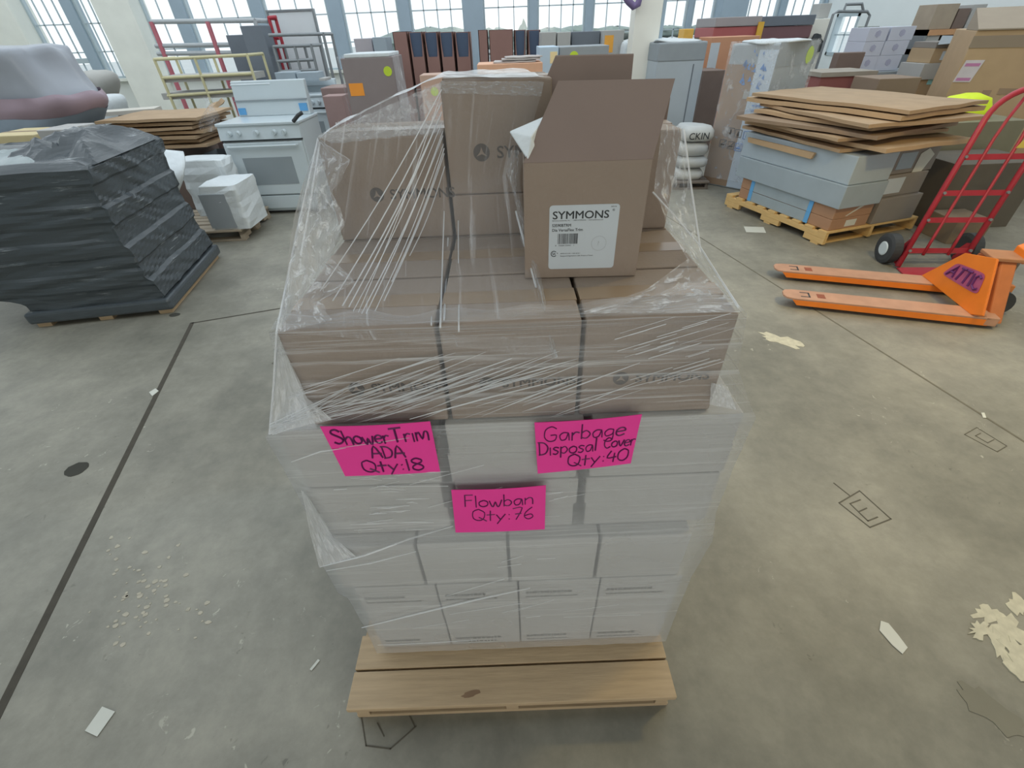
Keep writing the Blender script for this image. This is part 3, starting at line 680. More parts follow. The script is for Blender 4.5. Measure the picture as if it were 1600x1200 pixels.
# ------------------------------------------------------------------ hand-written pink notes
GL = {'S': (.6, [[(.55, .85), (.35, 1), (.1, .9), (.1, .7), (.5, .4), (.5, .15), (.25, 0), (.02, .12)]]),
 'h': (.5, [[(.05, 1), (.05, 0)], [(.05, .35), (.25, .55), (.4, .45), (.42, 0)]]), 'o': (.5, [[(.25, .55), (.05, .4), (.05, .12), (.22, 0), (.42, .12), (.42, .42), (.25, .55)]]),
 'w': (.65, [[(.02, .5), (.12, .05), (.2, 0), (.3, .4), (.38, .02), (.48, .02), (.6, .55)]]), 'e': (.45, [[(.05, .3), (.4, .34), (.36, .52), (.2, .56), (.05, .4), (.05, .12), (.2, 0), (.4, .1)]]),
 'r': (.4, [[(.06, .55), (.06, 0)], [(.06, .35), (.2, .55), (.36, .5)]]), 'T': (.62, [[(0, .95), (.6, 1)], [(.28, .97), (.26, 0)]]), 'i': (.2, [[(.08, .6), (.08, 0)]]),
 'm': (.7, [[(.04, .6), (.04, 0)], [(.04, .4), (.18, .6), (.32, .1), (.46, .6), (.62, .55), (.62, 0)]]), 'A': (.65, [[(.02, 0), (.3, 1), (.6, 0)], [(.12, .36), (.62, .36)]]),
 'D': (.6, [[(.08, 1), (.08, 0)], [(0, .98), (.35, .92), (.55, .55), (.4, .1), (.02, 0)]]), 'Q': (.65, [[(.3, 1), (.06, .8), (.04, .25), (.26, .02), (.5, .15), (.56, .7), (.3, 1)], [(.3, .3), (.64, -.05)]]),
 't': (.42, [[(.18, .85), (.16, 0)], [(0, .5), (.38, .52)]]), 'y': (.5, [[(.02, .55), (.2, .1)], [(.42, .58), (.2, .1), (.05, -.25)]]), ':': (.22, [[(.08, .5), (.1, .46)], [(.08, .12), (.1, .08)]]),
 '1': (.25, [[(.1, .95), (.1, 0)]]), '8': (.55, [[(.45, .85), (.25, 1), (.06, .85), (.1, .65), (.42, .4), (.46, .15), (.25, 0), (.04, .15), (.1, .4), (.42, .65), (.45, .85)]]),
 'G': (.65, [[(.55, .85), (.35, 1), (.1, .8), (.04, .3), (.22, .02), (.48, .08), (.54, .42), (.3, .42)]]), 'a': (.5, [[(.4, .5), (.2, .55), (.04, .35), (.1, .04), (.3, .1), (.4, .5), (.44, 0)]]),
 'b': (.5, [[(.06, 1), (.06, 0)], [(.06, .4), (.25, .55), (.42, .3), (.28, .02), (.06, .08)]]), 'g': (.5, [[(.4, .5), (.2, .55), (.05, .35), (.12, .08), (.38, .2), (.4, .5), (.4, -.2), (.2, -.32), (.03, -.2)]]),
 's': (.42, [[(.36, .5), (.18, .56), (.06, .42), (.32, .2), (.2, 0), (.02, .06)]]), 'p': (.5, [[(.06, .55), (.04, -.3)], [(.06, .42), (.28, .56), (.42, .3), (.26, .02), (.06, .1)]]),
 'l': (.2, [[(.08, 1), (.08, 0)]]), 'C': (.55, [[(.5, .82), (.3, .96), (.06, .7), (.06, .25), (.25, 0), (.5, .12)]]), 'v': (.45, [[(.02, .55), (.2, 0), (.42, .58)]]),
 '4': (.5, [[(.2, .95), (.04, .4), (.46, .42)], [(.36, .75), (.34, 0)]]), '0': (.55, [[(.28, 1), (.06, .75), (.06, .2), (.28, 0), (.48, .25), (.48, .78), (.28, 1)]]),
 'F': (.5, [[(.08, 1), (.06, 0)], [(.08, .98), (.46, 1)], [(.07, .52), (.4, .54)]]), 'n': (.5, [[(.06, .55), (.06, 0)], [(.06, .36), (.24, .56), (.4, .46), (.42, 0)]]),
 '7': (.5, [[(.04, .95), (.46, 1), (.18, 0)], [(.14, .48), (.42, .52)]]), '6': (.5, [[(.4, 1), (.12, .6), (.06, .2), (.24, 0), (.44, .18), (.34, .42), (.08, .3)]]), ' ': (.3, [])}
def note(label, quad, Y, lines, seed, mk):
    c = [P(x, y, Y=Y) for x, y in quad]    # TL TR BR BL
    org = (c[2]+c[3])/2
    root = thing('paper_note', label, 'note', org)
    rnd = random.Random(seed)
    def pt(u, v, off=0):     # u right, v up, both 0..1
        p = lerp(lerp(c[3], c[2], u), lerp(c[0], c[1], u), v)-org
        return p+Vector((0, -off-.004*math.sin(PI*u)*(.4+.6*v)-.003*(1-v)**2, 0))
    n = 16
    front = [[pt(k/n, 1-i/8, .0008) for k in range(n+1)] for i in range(9)]
    back = [[pt(k/n, 1-i/8, 0) for k in range(n+1)] for i in range(9)]
    m = MB(); m.grid(front); m.grid([r[::-1] for r in back])
    m.build('paper', PINK, root, smooth=True)
    ar = (c[1]-c[0]).length/(c[0]-c[3]).length
    m = MB()
    for s_, u0_, u1_, v0_, hh in lines:
        tw = sum(GL[ch][0] for ch in s_); k = (u1_-u0_)/tw; x = u0_
        for ch in s_:
            wd, st = GL[ch]; jy = rnd.uniform(-.012, .012)
            for ln in st:
                # smooth the stroke
                q = [Vector((a, b, 0)) for a, b in ln]
                if len(q) > 2:
                    sm = []
                    for i in range(len(q)-1):
                        p0, p1, p2, p3 = q[max(i-1, 0)], q[i], q[i+1], q[min(i+2, len(q)-1)]
                        for tt in (0, .33, .66):
                            sm.append(.5*((2*p1)+(-p0+p2)*tt+(2*p0-5*p1+4*p2-p3)*tt*tt+(-p0+3*p1-3*p2+p3)*tt**3))
                    q = sm+[q[-1]]
                m.tube([pt(x+a.x*k, v0_+jy+a.y*hh, .0012) for a in q], mk*rnd.uniform(.85, 1.15), 5)
            x += wd*k
    m.build('handwriting', MARKER, root)
note('pink note at left reading Shower Trim ADA Qty 18', [(500, 666), (672, 658), (688, 735), (540, 742)], .660,
     [('Shower', .06, .60, .66, .27), ('Trim', .61, .97, .66, .27), ('ADA', .36, .70, .36, .24), ('Qty:18', .22, .86, .07, .25)], 2, .0021)
note('pink note at right reading Garbage Disposal Cover Qty 40', [(835, 660), (1003, 647), (985, 722), (840, 738)], .662,
     [('Garbage', .08, .88, .64, .28), ('Disposal', .02, .62, .37, .25), ('Cover', .68, 1.0, .40, .22), ('Qty:40', .32, .96, .1, .25)], 4, .0016)
note('lower middle pink note reading Flowban Qty 76', [(705, 765), (853, 758), (851, 825), (712, 830)], .650,
     [('Flowban', .12, .88, .62, .26), ('Qty:76', .2, .88, .28, .27)], 6, .0015)

# ------------------------------------------------------------------ goods standing round the hall
def bg(label, x0, x1, yt, Y, dep, mt, z0=0.0, yb=None, name='cardboard_carton', cat='carton', rz=0, group=None, tape=None, tape_w=.06, bev=.008, body='body'):
    """a box whose front face stands at depth Y and spans photo columns x0..x1 at its top edge"""
    a, b = P(x0, yt, Y=Y), P(x1, yt, Y=Y); z1 = (a.z+b.z)/2
    if yb is not None: z0 = P((x0+x1)/2, yb, Y=Y).z
    r = carton(label, a.x, b.x, Y, Y+dep, z0, z1, mt, tape, group, rz, name, cat, tape_w, bev, body)
    return r
def dims(r): return r['dims']
def sticker(root, u, v, wd, hh, mt, name, round_=False, label=None):
    """flat label on the front face; u, v from 0 to 1"""
    w_, d_, h_ = root['dims']; x, z = -w_+2*w_*u, h_*v
    if round_:
        o = MB().prism([(x+wd/2*math.cos(2*PI*k/20), -d_-.003, z+hh/2*math.sin(2*PI*k/20)) for k in range(20)], (0, .003, 0)).build(name, mt, root)
    else:
        o = MB().box(x-wd/2, x+wd/2, -d_-.003, -d_, z-hh/2, z+hh/2).build(name, mt, root)
    if label: o['label'] = label
    return o
def lump(name, label, cat, prof, mt, seed, amp, parent=None, fx=3.0, part=None, cap=True):
    """closed lofted bag/heap; prof: list of (z, cx, cy, rx, ry, squareness)"""
    rows = []; n = 44
    for (z, cx_, cy_, rx, ry, sq) in prof:
        r = []
        for k in range(n):
            a = 2*PI*k/n; ca, sa = math.cos(a), math.sin(a)
            e = 2/(sq if sq else 2)
            x = cx_+rx*math.copysign(abs(ca)**e, ca); y = cy_+ry*math.copysign(abs(sa)**e, sa)
            d = amp*noise.noise(Vector((x*fx+seed, y*fx, z*fx*1.6)))+amp*.5*noise.noise(Vector((x*fx*3+seed, y*fx*3, z*fx*4)))
            r.append(Vector((x+d*ca, y+d*sa, z+d*.6)))
        rows.append(r)
    m = MB(); m.grid(rows, True)
    if cap:
        b = len(m.v)-n; m.f.append(tuple(range(b, b+n))); m.f.append(tuple(range(n-1, -1, -1)))
    return m

# --- black wrapped pallet at left
bp_ang = math.atan2(3.352-3.177, -2.764+3.817)
bpt = thing('wrapped_pallet', 'black film-wrapped goods on a pallet at far left of the floor', 'wrapped pallet', (-3.29, 3.265, 0), bp_ang)
MB().box(-.53, .53, .0, 1.26, .035, .13).build('wrapped_base', mat('grey_black_wrap', C(78, 86, 92), .3, .15, 6, bump=.25, bscale=12, stretch=(1, 1, 4)), bpt, bevel=.02)
m = MB()
for x in (-.5, -.05, .4): m.box(x, x+.1, .03, 1.22, 0, .036)
m.build('runners', WOOD, bpt)
BW = black_wrap()
rows = []; NZ = 46; ns = 46
def outline(z):
    f = (z-.13)/1.04
    left = -.50-.42*min(1, max(0, (z-.2)/.12))-.10*(z > .62)-.06*(z > .85)
    right = .50-.02*f-.05*math.sin(PI*f)+.012*((int(z*7) % 2)*2-1)
    return left+.008*((int(z*9+.4) % 2)*2-1), right, .03+.006*((int(z*8) % 2)*2-1), 1.22
for iz in range(NZ+1):
    z = .13+1.02*iz/NZ; x0, x1, y0, y1 = outline(z)
    if z > 1.10: q = (z-1.10)/.05; x0 += .05*q*q; x1 -= .07*q*q; y0 += .05*q*q; y1 -= .05*q*q
    r = []
    cs = [(x0, y0), (x1, y0), (x1, y1), (x0, y1)]
    for i in range(4):
        a, b = cs[i], cs[(i+1) % 4]
        for k in range(ns):
            t = k/ns; x, y = a[0]+(b[0]-a[0])*t, a[1]+(b[1]-a[1])*t
            nx, ny = (0, 1, 0, -1)[i], (-1, 0, 1, 0)[i]
            sl = z*9-(t*1.6 if i == 0 else -t*4.5)          # creases slant up towards the corner
            d = .016*abs(noise.noise(Vector((t*2.2+i*7, sl, 1))))*2-.012+.009*noise.noise(Vector((t*3, sl*3.1, i*3)))
            r.append(Vector((x+nx*d, y+ny*d, z+.01*noise.noise(Vector((x*3, y*3, z*3))))))
    rows.append(r)
m = MB(); m.grid(rows, True)
top_ = [Vector((-.25+(p.x+.25)*.55, .62+(p.y-.62)*.55, 1.175+.03*noise.noise(Vector((p.x*5, p.y*5, 2))))) for p in rows[-1]]
m.grid([rows[-1], top_], True); b_n = len(m.v)-len(top_); m.f.append(tuple(range(b_n, b_n+len(top_))))
m.build('black_wrap', BW, bpt)
def crumple(name, mt, cx_, cy_, rx, ry, h, z0, seed, n=26):
    rows = []
    for i in range(n+1):
        r = []
        for k in range(n+1):
            u, v = k/n*2-1, i/n*2-1; e = max(0, 1-max(abs(u), abs(v))**3)
            rid = 1-abs(noise.noise(Vector((u*2.1+seed, v*2.1-u, seed))))*1.6
            r.append(Vector((cx_+rx*u, cy_+ry*v, z0+h*e*(.45+.55*rid))))
        rows.append(r)
    return MB().grid(rows).build(name, mt, bpt)
crumple('wrap_knot', BW, .19, .62, .30, .52, .17, 1.12, 3.3)
crumple('clear_wrap_patch', mat('milky_film', C(158, 170, 174), .3, .06, 5), -.12, .34, .26, .24, .06, 1.145, 8.1)

# --- pallet with foam-wrapped goods
pallet('old wooden pallet under the white foam-wrapped goods beside the black pallet', 1.0, .86, .13, (-3.42, 4.98, 0), .05, mat('grey_pine', C(168, 156, 138), .75, .15, 5, stretch=(2, 14, 14)), 7)
def foam_item(label, x0, x1, yt, yb, Y, dep, seed, mt=FOAM, name='foam_wrapped_item', body='wrap'):
    a, b = P(x0, yt, Y=Y), P(x1, yt, Y=Y); zb = P((x0+x1)/2, yb, Y=Y).z if yb else .131
    c = ((a.x+b.x)/2, Y+dep/2, zb); r = thing(name, label, 'wrapped item', c)
    rx, h = (b.x-a.x)/2, a.z-zb
    lump('', '', '', [(0, 0, 0, rx, dep/2, 14)]+[(h*k/8, 0, 0, rx*(1-.02*k/8), dep/2, 14) for k in range(1, 8)]+[(h*.985, 0, 0, rx*.97, dep*.485, 12), (h, 0, 0, rx*.9, dep*.45, 10)], None, seed, .022, fx=6).build(body, mt, r)
    return r, rx, h
r_, rx_, h_ = foam_item('squat white foam-wrapped block on the old pallet, grey cardboard front', 303, 366, 292, None, 5.02, .5, 3)
MB().box(-rx_*.96, rx_*.35, -.262, -.23, .02, h_*.82).build('front_board', GREYC, r_)
foam_item('upper white foam-wrapped block behind the squat grey-fronted one', 272, 346, 252, None, 5.54, .28, 8)
# torn sheet
sh = thing('foam_sheet', 'crumpled white foam sheet beside the top of the black wrapped pallet', 'foam sheet', P(258, 262, Y=4.75)*1.0)
sh.location.z = 0; base = sh.location.copy(); FS = 1
rows = [[P(232+50*u+8*math.sin(7*u+3*v), 228+60*v+10*u, Y=4.72+.25*math.sin(3*u+4*v)*.3+.3*(1-v))-base for u in [k/10 for k in range(11)]] for v in [k/10 for k in range(11)]]
o = MB().grid(rows).build('sheet', FOAM, sh, smooth=True); md = o.modifiers.new('thick', 'SOLIDIFY'); md.thickness = .012
# --- open grey carton with a black cord
a, b = P(300, 247, Y=6.55), P(368, 245, Y=6.55); zt = a.z
og = thing('open_carton', 'open grey carton left of the front stove with a black cord over it', 'carton', ((a.x+b.x)/2+.02, 6.85, 0))
w_ = (b.x-a.x)/2; m = MB()
m.box(-w_, w_, -.3, -.29, 0, zt).box(-w_, w_, .29, .3, 0, zt).box(-w_, -w_+.01, -.3, .3, 0, zt).box(w_-.01, w_, -.3, .3, 0, zt).box(-w_, w_, -.3, .3, 0, .01)
m.build('body', GREYC, og); MB().prism([(w_, -.3, zt), (w_, .3, zt), (w_+.1, .3, zt+.12), (w_+.1, -.3, zt+.12)], (.006, 0, 0)).build('flap', GREYC, og)
cd = thing('black_cord', 'thick black cord arching in front of the open grey carton', 'cord', (0, 0, 0)); cd.location = P(350, 330, z=0)
MB().tube([P(x, y, Y=6.42)-cd.location for x, y in [(322, 266), (328, 260), (338, 258), (350, 261), (360, 270), (366, 284), (372, 300), (374, 318)]], .018, 8).build('cord', DARK, cd, smooth=True)

# --- long stack of flattened cartons and boards behind the black pallet
def slab(label, quad, z, th, mt, name='flattened_carton', cat='flattened carton', group=None, wav=0):
    q = [P(x, y, z=z) for x, y in quad]; c = sum(q, Vector())/4; c.z = z-th
    q = [p-c for p in q]
    rows = []; n = 8
    for i in range(n+1):
        rows.append([lerp(lerp(q[0], q[1], k/n), lerp(q[3], q[2], k/n), i/n)-Vector((0, 0, wav*noise.noise(Vector((k*.6, i*.5, z*9))))) for k in range(n+1)])
    o = MB().grid(rows).build(name, mt, loc=c); md = o.modifiers.new('thick', 'SOLIDIFY'); md.thickness = th; md.offset = -1
    for pl in o.data.polygons: pl.use_smooth = False
    tag(o, label, cat, group); return o
def slab2(label, x0, x1, y0, y1, z, th, mt, rz=0, tilt=(0, 0), name='flattened_carton', cat='flattened carton', group=None, wav=.01, seed=0, root=None):
    w_, d_ = (x1-x0)/2, (y1-y0)/2; n = 10
    rows = [[Vector((-w_+2*w_*k/n, -d_+2*d_*i/n, tilt[0]*(k/n-.5)+tilt[1]*(i/n-.5)+wav*noise.noise(Vector((k*.35+seed, i*.35, seed*3.3))))) for k in range(n+1)] for i in range(n+1)]
    m = MB(); m.grid(rows)
    o = m.build(name, mt, loc=((x0+x1)/2, (y0+y1)/2, z), rz=rz); md = o.modifiers.new('thick', 'SOLIDIFY'); md.thickness = th; md.offset = 1
    tag(o, label, cat, group); return o
G_F = 'flattened cartons stacked behind the black pallet'
fx0 = P(170, 205, Y=6.4).x; fx1 = P(312, 205, Y=6.4).x
carton('low brown carton carrying the flattened cartons at left', fx0-.1, -4.09, 6.3, 7.3, 0, .74, DKCARD, None, None, .0, bev=.008)
for i in range(7):
    slab2('flattened carton in the left stack, ' + ['lowest', 'second from the bottom', 'third from the bottom', 'middle one', 'third from the top', 'second from the top', 'topmost'][i] + ', behind the black pallet', fx0+.05*(i % 3), fx1+.1-.06*((i*2) % 3), 6.25+.05*(i % 2), 7.2, .745+.048*i, .03, FLAT, rz=.05*math.sin(i*2.1), name='flattened_carton', group=G_F, seed=i, wav=.008, tilt=(0, 0))
m = thing('long_board', 'long cream board running along behind the black pallet to the pier', 'board', (-6.2, 7.75, 0))
pts = [(-4.4+0, -2.0), (1.0, .2), (.9, .55), (-4.6, -1.6)]
MB().prism([(x, y, .96) for x, y in pts], (0, 0, .05)).build('board', mat('cream_board', C(206, 202, 192), .6, .05, 4), m)
MB().box(-3.2, -3.1, -1.4, -1.3, 0, .96).box(.5, .6, .1, .2, 0, .96).build('leg', STEEL, m)
bg('small white carton on the boards behind the black pallet', 55, 102, 203, 4.95, .4, WHITEC, tape=WTAPE)
bg('pale yellow carton at the left edge behind the black pallet', -30, 52, 212, 5.0, .5, mat('pale_yellow_carton', C(206, 192, 150), .7, .08, 6), tape=TAPE)
bg('little brown carton between the pale yellow and the white carton', 36, 55, 206, 5.55, .25, DKCARD)
bg('long brown carton lying left of the front stove', 268, 345, 206, 7.4, .5, MAUVE, rz=0, tape=TAPE)
slab2('bent brown flattened carton standing askew left of the front stove', P(285, 170, Y=7.45).x, P(330, 170, Y=7.45).x, 7.42, 7.9, P(300, 190, Y=7.5).z+.06, .05, FLAT, tilt=(.2, .1), seed=31, wav=.04)

# --- heaps under plastic at the far left
def heap(name, label, cat, outline, Y, dep, mt, seed, amp=.1, part='cover'):
    """outline: (x_left, x_right, y) rows, top first"""
    prof = []
    base = P((outline[-1][0]+outline[-1][1])/2, outline[-1][2], Y=Y); r = thing(name, label, cat, (base.x, Y+dep/2, 0))
    for xl, xr, y in outline[::-1]:
        a, b = P(xl, y, Y=Y), P(xr, y, Y=Y); prof.append((max(0, (a.z+b.z)/2), (a.x+b.x)/2-base.x, 0, (b.x-a.x)/2, dep/2, 3.5))
    if prof[0][0] > .05: prof = [(0,)+prof[0][1:]] + prof
    lump('', '', '', prof, None, seed, amp).build(part, mt, r, smooth=True, subsurf=1)
    return r
PLASG = mat('grey_lilac_sheeting', C(158, 164, 174), .35, .06, 3, bump=.2, bscale=4)
r = heap('covered_heap', 'big heap under grey lilac sheeting at the left edge, maroon band', 'covered heap', [(-60, 6, 73), (-80, 16, 80), (-85, 26, 97), (-90, 44, 122), (-92, 70, 150), (-94, 84, 164), (-94, 88, 176), (-94, 84, 215)], 6.0, 1.0, PLASG, 4, .07)
def hband(name, rows_, mt):
    prof = []
    for xl, xr, y, ex in rows_:
        a, b = P(xl, y, Y=6.0), P(xr, y, Y=6.0); prof.append((max(0, (a.z+b.z)/2), (a.x+b.x)/2-r.location.x, 0, (b.x-a.x)/2+ex, .5+ex, 3.5))
    prof[0] = (prof[0][0],)+prof[0][1:]
    lump('', '', '', prof, None, 4, .07, cap=False).build(name, mt, r, smooth=True, subsurf=1)
hband('maroon_band', [(-95, 88, 186, .05), (-95, 90, 176, .055), (-95, 86, 164, .045), (-93, 78, 156, .03)], mat('maroon_cloth', C(160, 142, 154), .6, .08, 5))
hband('slate_base', [(-95, 82, 232, .03), (-95, 86, 205, .05), (-95, 88, 186, .055)], mat('slate_cloth', C(132, 146, 160), .6, .08, 5))
heap('covered_heap', 'rounded beige padded heap below the left window', 'covered heap', [(98, 118, 113), (84, 140, 122), (80, 142, 145), (86, 134, 165), (96, 146, 190), (98, 150, 205)], 8.6, .9, mat('beige_sheeting', C(176, 176, 172), .6, .06, 4), 12, .1)
heap('bulging_sack', 'pale blue-white sack right of the beige padded heap', 'sack', [(140, 160, 149), (136, 172, 158), (140, 174, 172), (148, 176, 188)], 8.3, .5, FOAM, 15, .05, part='sack_cloth')
# --- racks behind the stoves
def frame_rack(name, label, cat, bars, Y, dep, mt, r=.025, extra=(), posts=()):
    """bars: pairs of pixel points on the front plane; repeated on the back plane; posts reach the floor"""
    root = thing(name, label, cat, (0, 0, 0)); c = P((bars[0][0][0]+bars[0][1][0])/2, 60, Y=Y); root.location = (c.x, Y, 0); o = root.location
    o = Vector((c.x, Y, 0))
    for a, b in bars:
        p, q = P(*a, Y=Y)-o, P(*b, Y=Y)-o
        MB().tube([p, q], r, 8).build('rail', mt, root)
    for px in posts:
        p = P(*px, Y=Y)-o
        for dy in (0, dep):
            MB().tube([(p.x, dy, p.z), (p.x, dy, 0)], r, 8).build('post', mt, root)
        MB().tube([(p.x, 0, p.z), (p.x, dep, p.z)], r, 8).build('rail', mt, root)
    return root
PINKR = mat('faded_red_steel', C(190, 110, 122), .5, .08, 8)
RK = frame_rack('tube_rack', 'tall grey tube rack with faded red posts before the second window', 'rack', [((237, 34), (398, 32)), ((243, 72), (392, 69)), ((246, 84), (390, 82))], 10.4, .7, mat('light_steel_tube', C(176, 182, 186), .4, .08, 8), .035, posts=((398, 32),))
for px in (237, 325):
    p = P(px, 34, Y=10.4)-RK.location
    MB().tube([(p.x, -.02, p.z), (p.x, -.02, 0)], .04, 8).build('red_post', PINKR, RK)
YR = frame_rack('panel_rack', 'pale yellow framed rack behind the front stove', 'rack', [((241, 93), (386, 86)), ((252, 122), (394, 115)), ((262, 150), (400, 140))], 9.0, .6, YELLOWF, .022, posts=((241, 93), (304, 91), (386, 86)))
m = MB(); o_ = YR.location
for ya, yb in ((119, 124), (146, 151)):
    a, b = P(252, ya, Y=9.04), P(392, ya-6, Y=9.04); m.box(a.x-o_[0], b.x-o_[0], .03, .55, a.z-.09, a.z)
m.build('shelf', WHITEC, YR)
frame_rack('tube_rack', 'dark grey tube frame rack above the rear stove', 'rack', [((427, 73), (486, 71)), ((432, 96), (490, 93)), ((436, 112), (494, 109)), ((420, 55), (505, 53))], 9.8, .5, STEEL, .025, posts=((427, 73), (460, 72), (486, 71), (505, 53)))
wbd = bg('large white framed board leaning above the rear stove', 418, 488, 18, 10.9, .06, mat('white_board', C(222, 228, 232), .5, .03, 5), z0=.9, name='framed_board', cat='board', body='panel'); wbd.rotation_euler[0] = 0
d_ = dims(wbd); m = MB()
m.box(-d_[0]-.03, -d_[0], -.05, .04, -.9, d_[2]+.03).box(d_[0], d_[0]+.03, -.05, .04, -.9, d_[2]+.03).box(-d_[0], d_[0], -.05, .04, d_[2], d_[2]+.03); m.build('frame', STEEL, wbd)
frame_rack('post_rack', 'slim red steel post rack between the two window bays at left', 'rack', [((420, 28), (432, 27)), ((424, 60), (436, 59))], 10.2, .3, RED, .03, posts=((420, 28),))
bg('tall dark grey panel carton behind the yellow framed rack', 374, 408, 40, 9.75, .38, DGREY)
bg('wide dark grey carton below the tall grey panel', 352, 412, 54, 10.3, .05, DGREY)
# --- stoves
def stove(label, px0, px1, ytop, Y, group, blue=True, rz=0, hb=.36):
    a, b = P(px0, ytop, Y=Y), P(px1, ytop, Y=Y); W = (b.x-a.x)/2; H = a.z
    r = thing('kitchen_stove', label, 'stove', ((a.x+b.x)/2, Y+.35, 0), rz, group)
    MB().box(-W, W, -.33, .35, .03, H-.03).build('body', ENAMEL, r, bevel=.01)
    MB().box(-W-.01, W+.01, -.36, .35, H-.03, H).build('cooktop', ENAMEL, r, bevel=.008)
    MB().hexa([(-W*.94, .2, H), (W*.94, .2, H), (W*.94, .34, H), (-W*.94, .34, H), (-W*.94, .26, H+hb), (W*.94, .26, H+hb), (W*.94, .34, H+hb), (-W*.94, .34, H+hb)]).build('backsplash', ENAMEL, r, bevel=.01)
    MB().box(-W*.94, W*.94, .21, .225, H+hb*.44, H+hb*.47).build('trim_line', GREYC, r)
    cp = MB().hexa([(-W, -.37, H-.17), (W, -.37, H-.17), (W, -.33, H-.17), (-W, -.33, H-.17), (-W, -.34, H-.03), (W, -.34, H-.03), (W, -.33, H-.03), (-W, -.33, H-.03)]).build('control_panel', ENAMEL, r)
    for u in (-.72, -.5, -.06, .38, .62):
        MB().tube([(u*W, -.36, H-.1), (u*W, -.405, H-.105)], [.03, .024], 14).box(u*W-.005, u*W+.005, -.42, -.4, H-.13, H-.075).build('knob', ENAMEL, r)
    MB().box(-W, W, -.345, -.33, H-.19, H-.172).build('vent_slot', DARK, r)
    dr = MB().box(-W+.01, W-.01, -.375, -.33, .24, H-.2).build('oven_door', ENAMEL, r, bevel=.008)
    MB().box(-W*.62, W*.62, -.379, -.374, .36, H-.36).build('door_window', ENAM_G, dr)
    MB().tube([(-W*.85, -.375, H-.235), (-W*.85, -.41, H-.235), (W*.85, -.41, H-.235), (W*.85, -.375, H-.235)], .014, 8).build('handle', ENAMEL, dr)
    MB().box(-W+.01, W-.01, -.37, -.33, .07, .225).build('drawer', ENAMEL, r, bevel=.006)
    MB().box(-W+.03, W-.03, -.28, .3, 0, .07).build('plinth', DARK, r)
    if blue:
        MB().box(-W*.9, -W*.72, .195, .215, H+.02, H+.09).build('blue_tape', BLUET, r); MB().box(W*.7, W*.9, .195, .215, H+.04, H+.12).build('blue_tape', BLUET, r)
    return r
G_S = 'white stoves on the left'
s1 = stove('white kitchen stove nearest the camera, blue tape on its backsplash', 336, 466, 194, 5.97, G_S)
stove('white kitchen stove behind, with silver boxes on its cooktop', 430, 512, 150, 8.3, G_S, blue=False, hb=.16)
MB().tube([P(458, 190, Y=5.9)-s1.location, P(466, 180, Y=5.9)-s1.location, P(472, 176, Y=5.9)-s1.location], .02, 8).build('black_tape_curl', DARK, s1)
ZS = P(460, 150, Y=8.3).z
for i, (xa, xb) in enumerate([(428, 460), (462, 496)]):
    bg('silver box on the rear stove, %s of the two' % ('left', 'right')[i], xa, xb, 113, 8.55, .3, SILVER, z0=ZS+.165, name='silver_box', cat='box', group='silver boxes on the rear stove')
bg('small white carton right of the silver boxes on the rear stove', 498, 508, 122, 8.5, .3, WHITEC, z0=ZS+.165)
bg('white box lying on top of the front stove', 358, 420, 131, 6.25, .05, ENAMEL, z0=P(390, 131, Y=6.25).z-.02, name='enamel_tray', cat='tray')
pl = thing('plastic_bag', 'crumpled clear plastic hanging off the left side of the front stove', 'plastic', (0, 0, 0)); pl.location = P(330, 340, z=0); o_ = pl.location.copy()
rows = [[P(316+22*u+6*math.sin(6*v+4*u), 152+54*v, Y=6.35+.08*math.sin(9*u+7*v))-o_ for u in [k/8 for k in range(9)]] for v in [k/14 for k in range(15)]]
MB().grid(rows).build('sheet', FILM_S, pl, smooth=True)
bg('mauve carton between the rear stove and the tall wrapped brown carton', 500, 545, 137, 8.0, .6, MAUVE, tape=TAPE)
k = bg('lower pinkish carton beside the rear stove', 503, 535, 150, 7.6, .3, mat('pinkish_carton', C(160, 134, 130), .7, .06, 6))
# --- tall wrapped brown carton with orange note
tb = bg('tall brown carton in a plastic sheath with orange note and lime sticker', 531, 612, 90, 6.6, .7, mat('grey_brown_carton', C(140, 130, 130), .7, .05, 6), tape=None)
d_ = dims(tb)
sticker(tb, .2, .80, .17, .13, ORANGE_N, 'orange_note'); sticker(tb, .88, .91, .1, .1, LIME, 'lime_sticker', True)
MB().box(-d_[0]*.85, d_[0]*.9, -d_[1], d_[1], d_[2], d_[2]+.04).build('foam_lid', FOAM, tb, bevel=.01)
m = MB(); a_ = d_[0]+.03
m.grid([[Vector((-a_, -d_[1]-.02, z)), Vector((-a_-.01, d_[1], z)), ] for z in (.2, .6, d_[2]+.02)]); m.grid([[Vector((d_[0]*.95+.03+.12*max(0, 1-z), -d_[1]-.02, z)), Vector((d_[0]+.06+.22*max(0, (1.4-z)), -d_[1]+.1, z))] for z in (.5, .9, 1.2, d_[2]+.03)])
m.build('plastic_sheath', FILM_S, tb)
bg('white carton tucked behind the tall wrapped brown carton', 552, 580, 60, 9.2, .5, mat('pale_mauve_carton', C(176, 172, 178), .7, .05, 6)); bg('blue-grey carton beside the white one behind the tall wrapped carton', 581, 602, 58, 9.1, .5, SILVER)
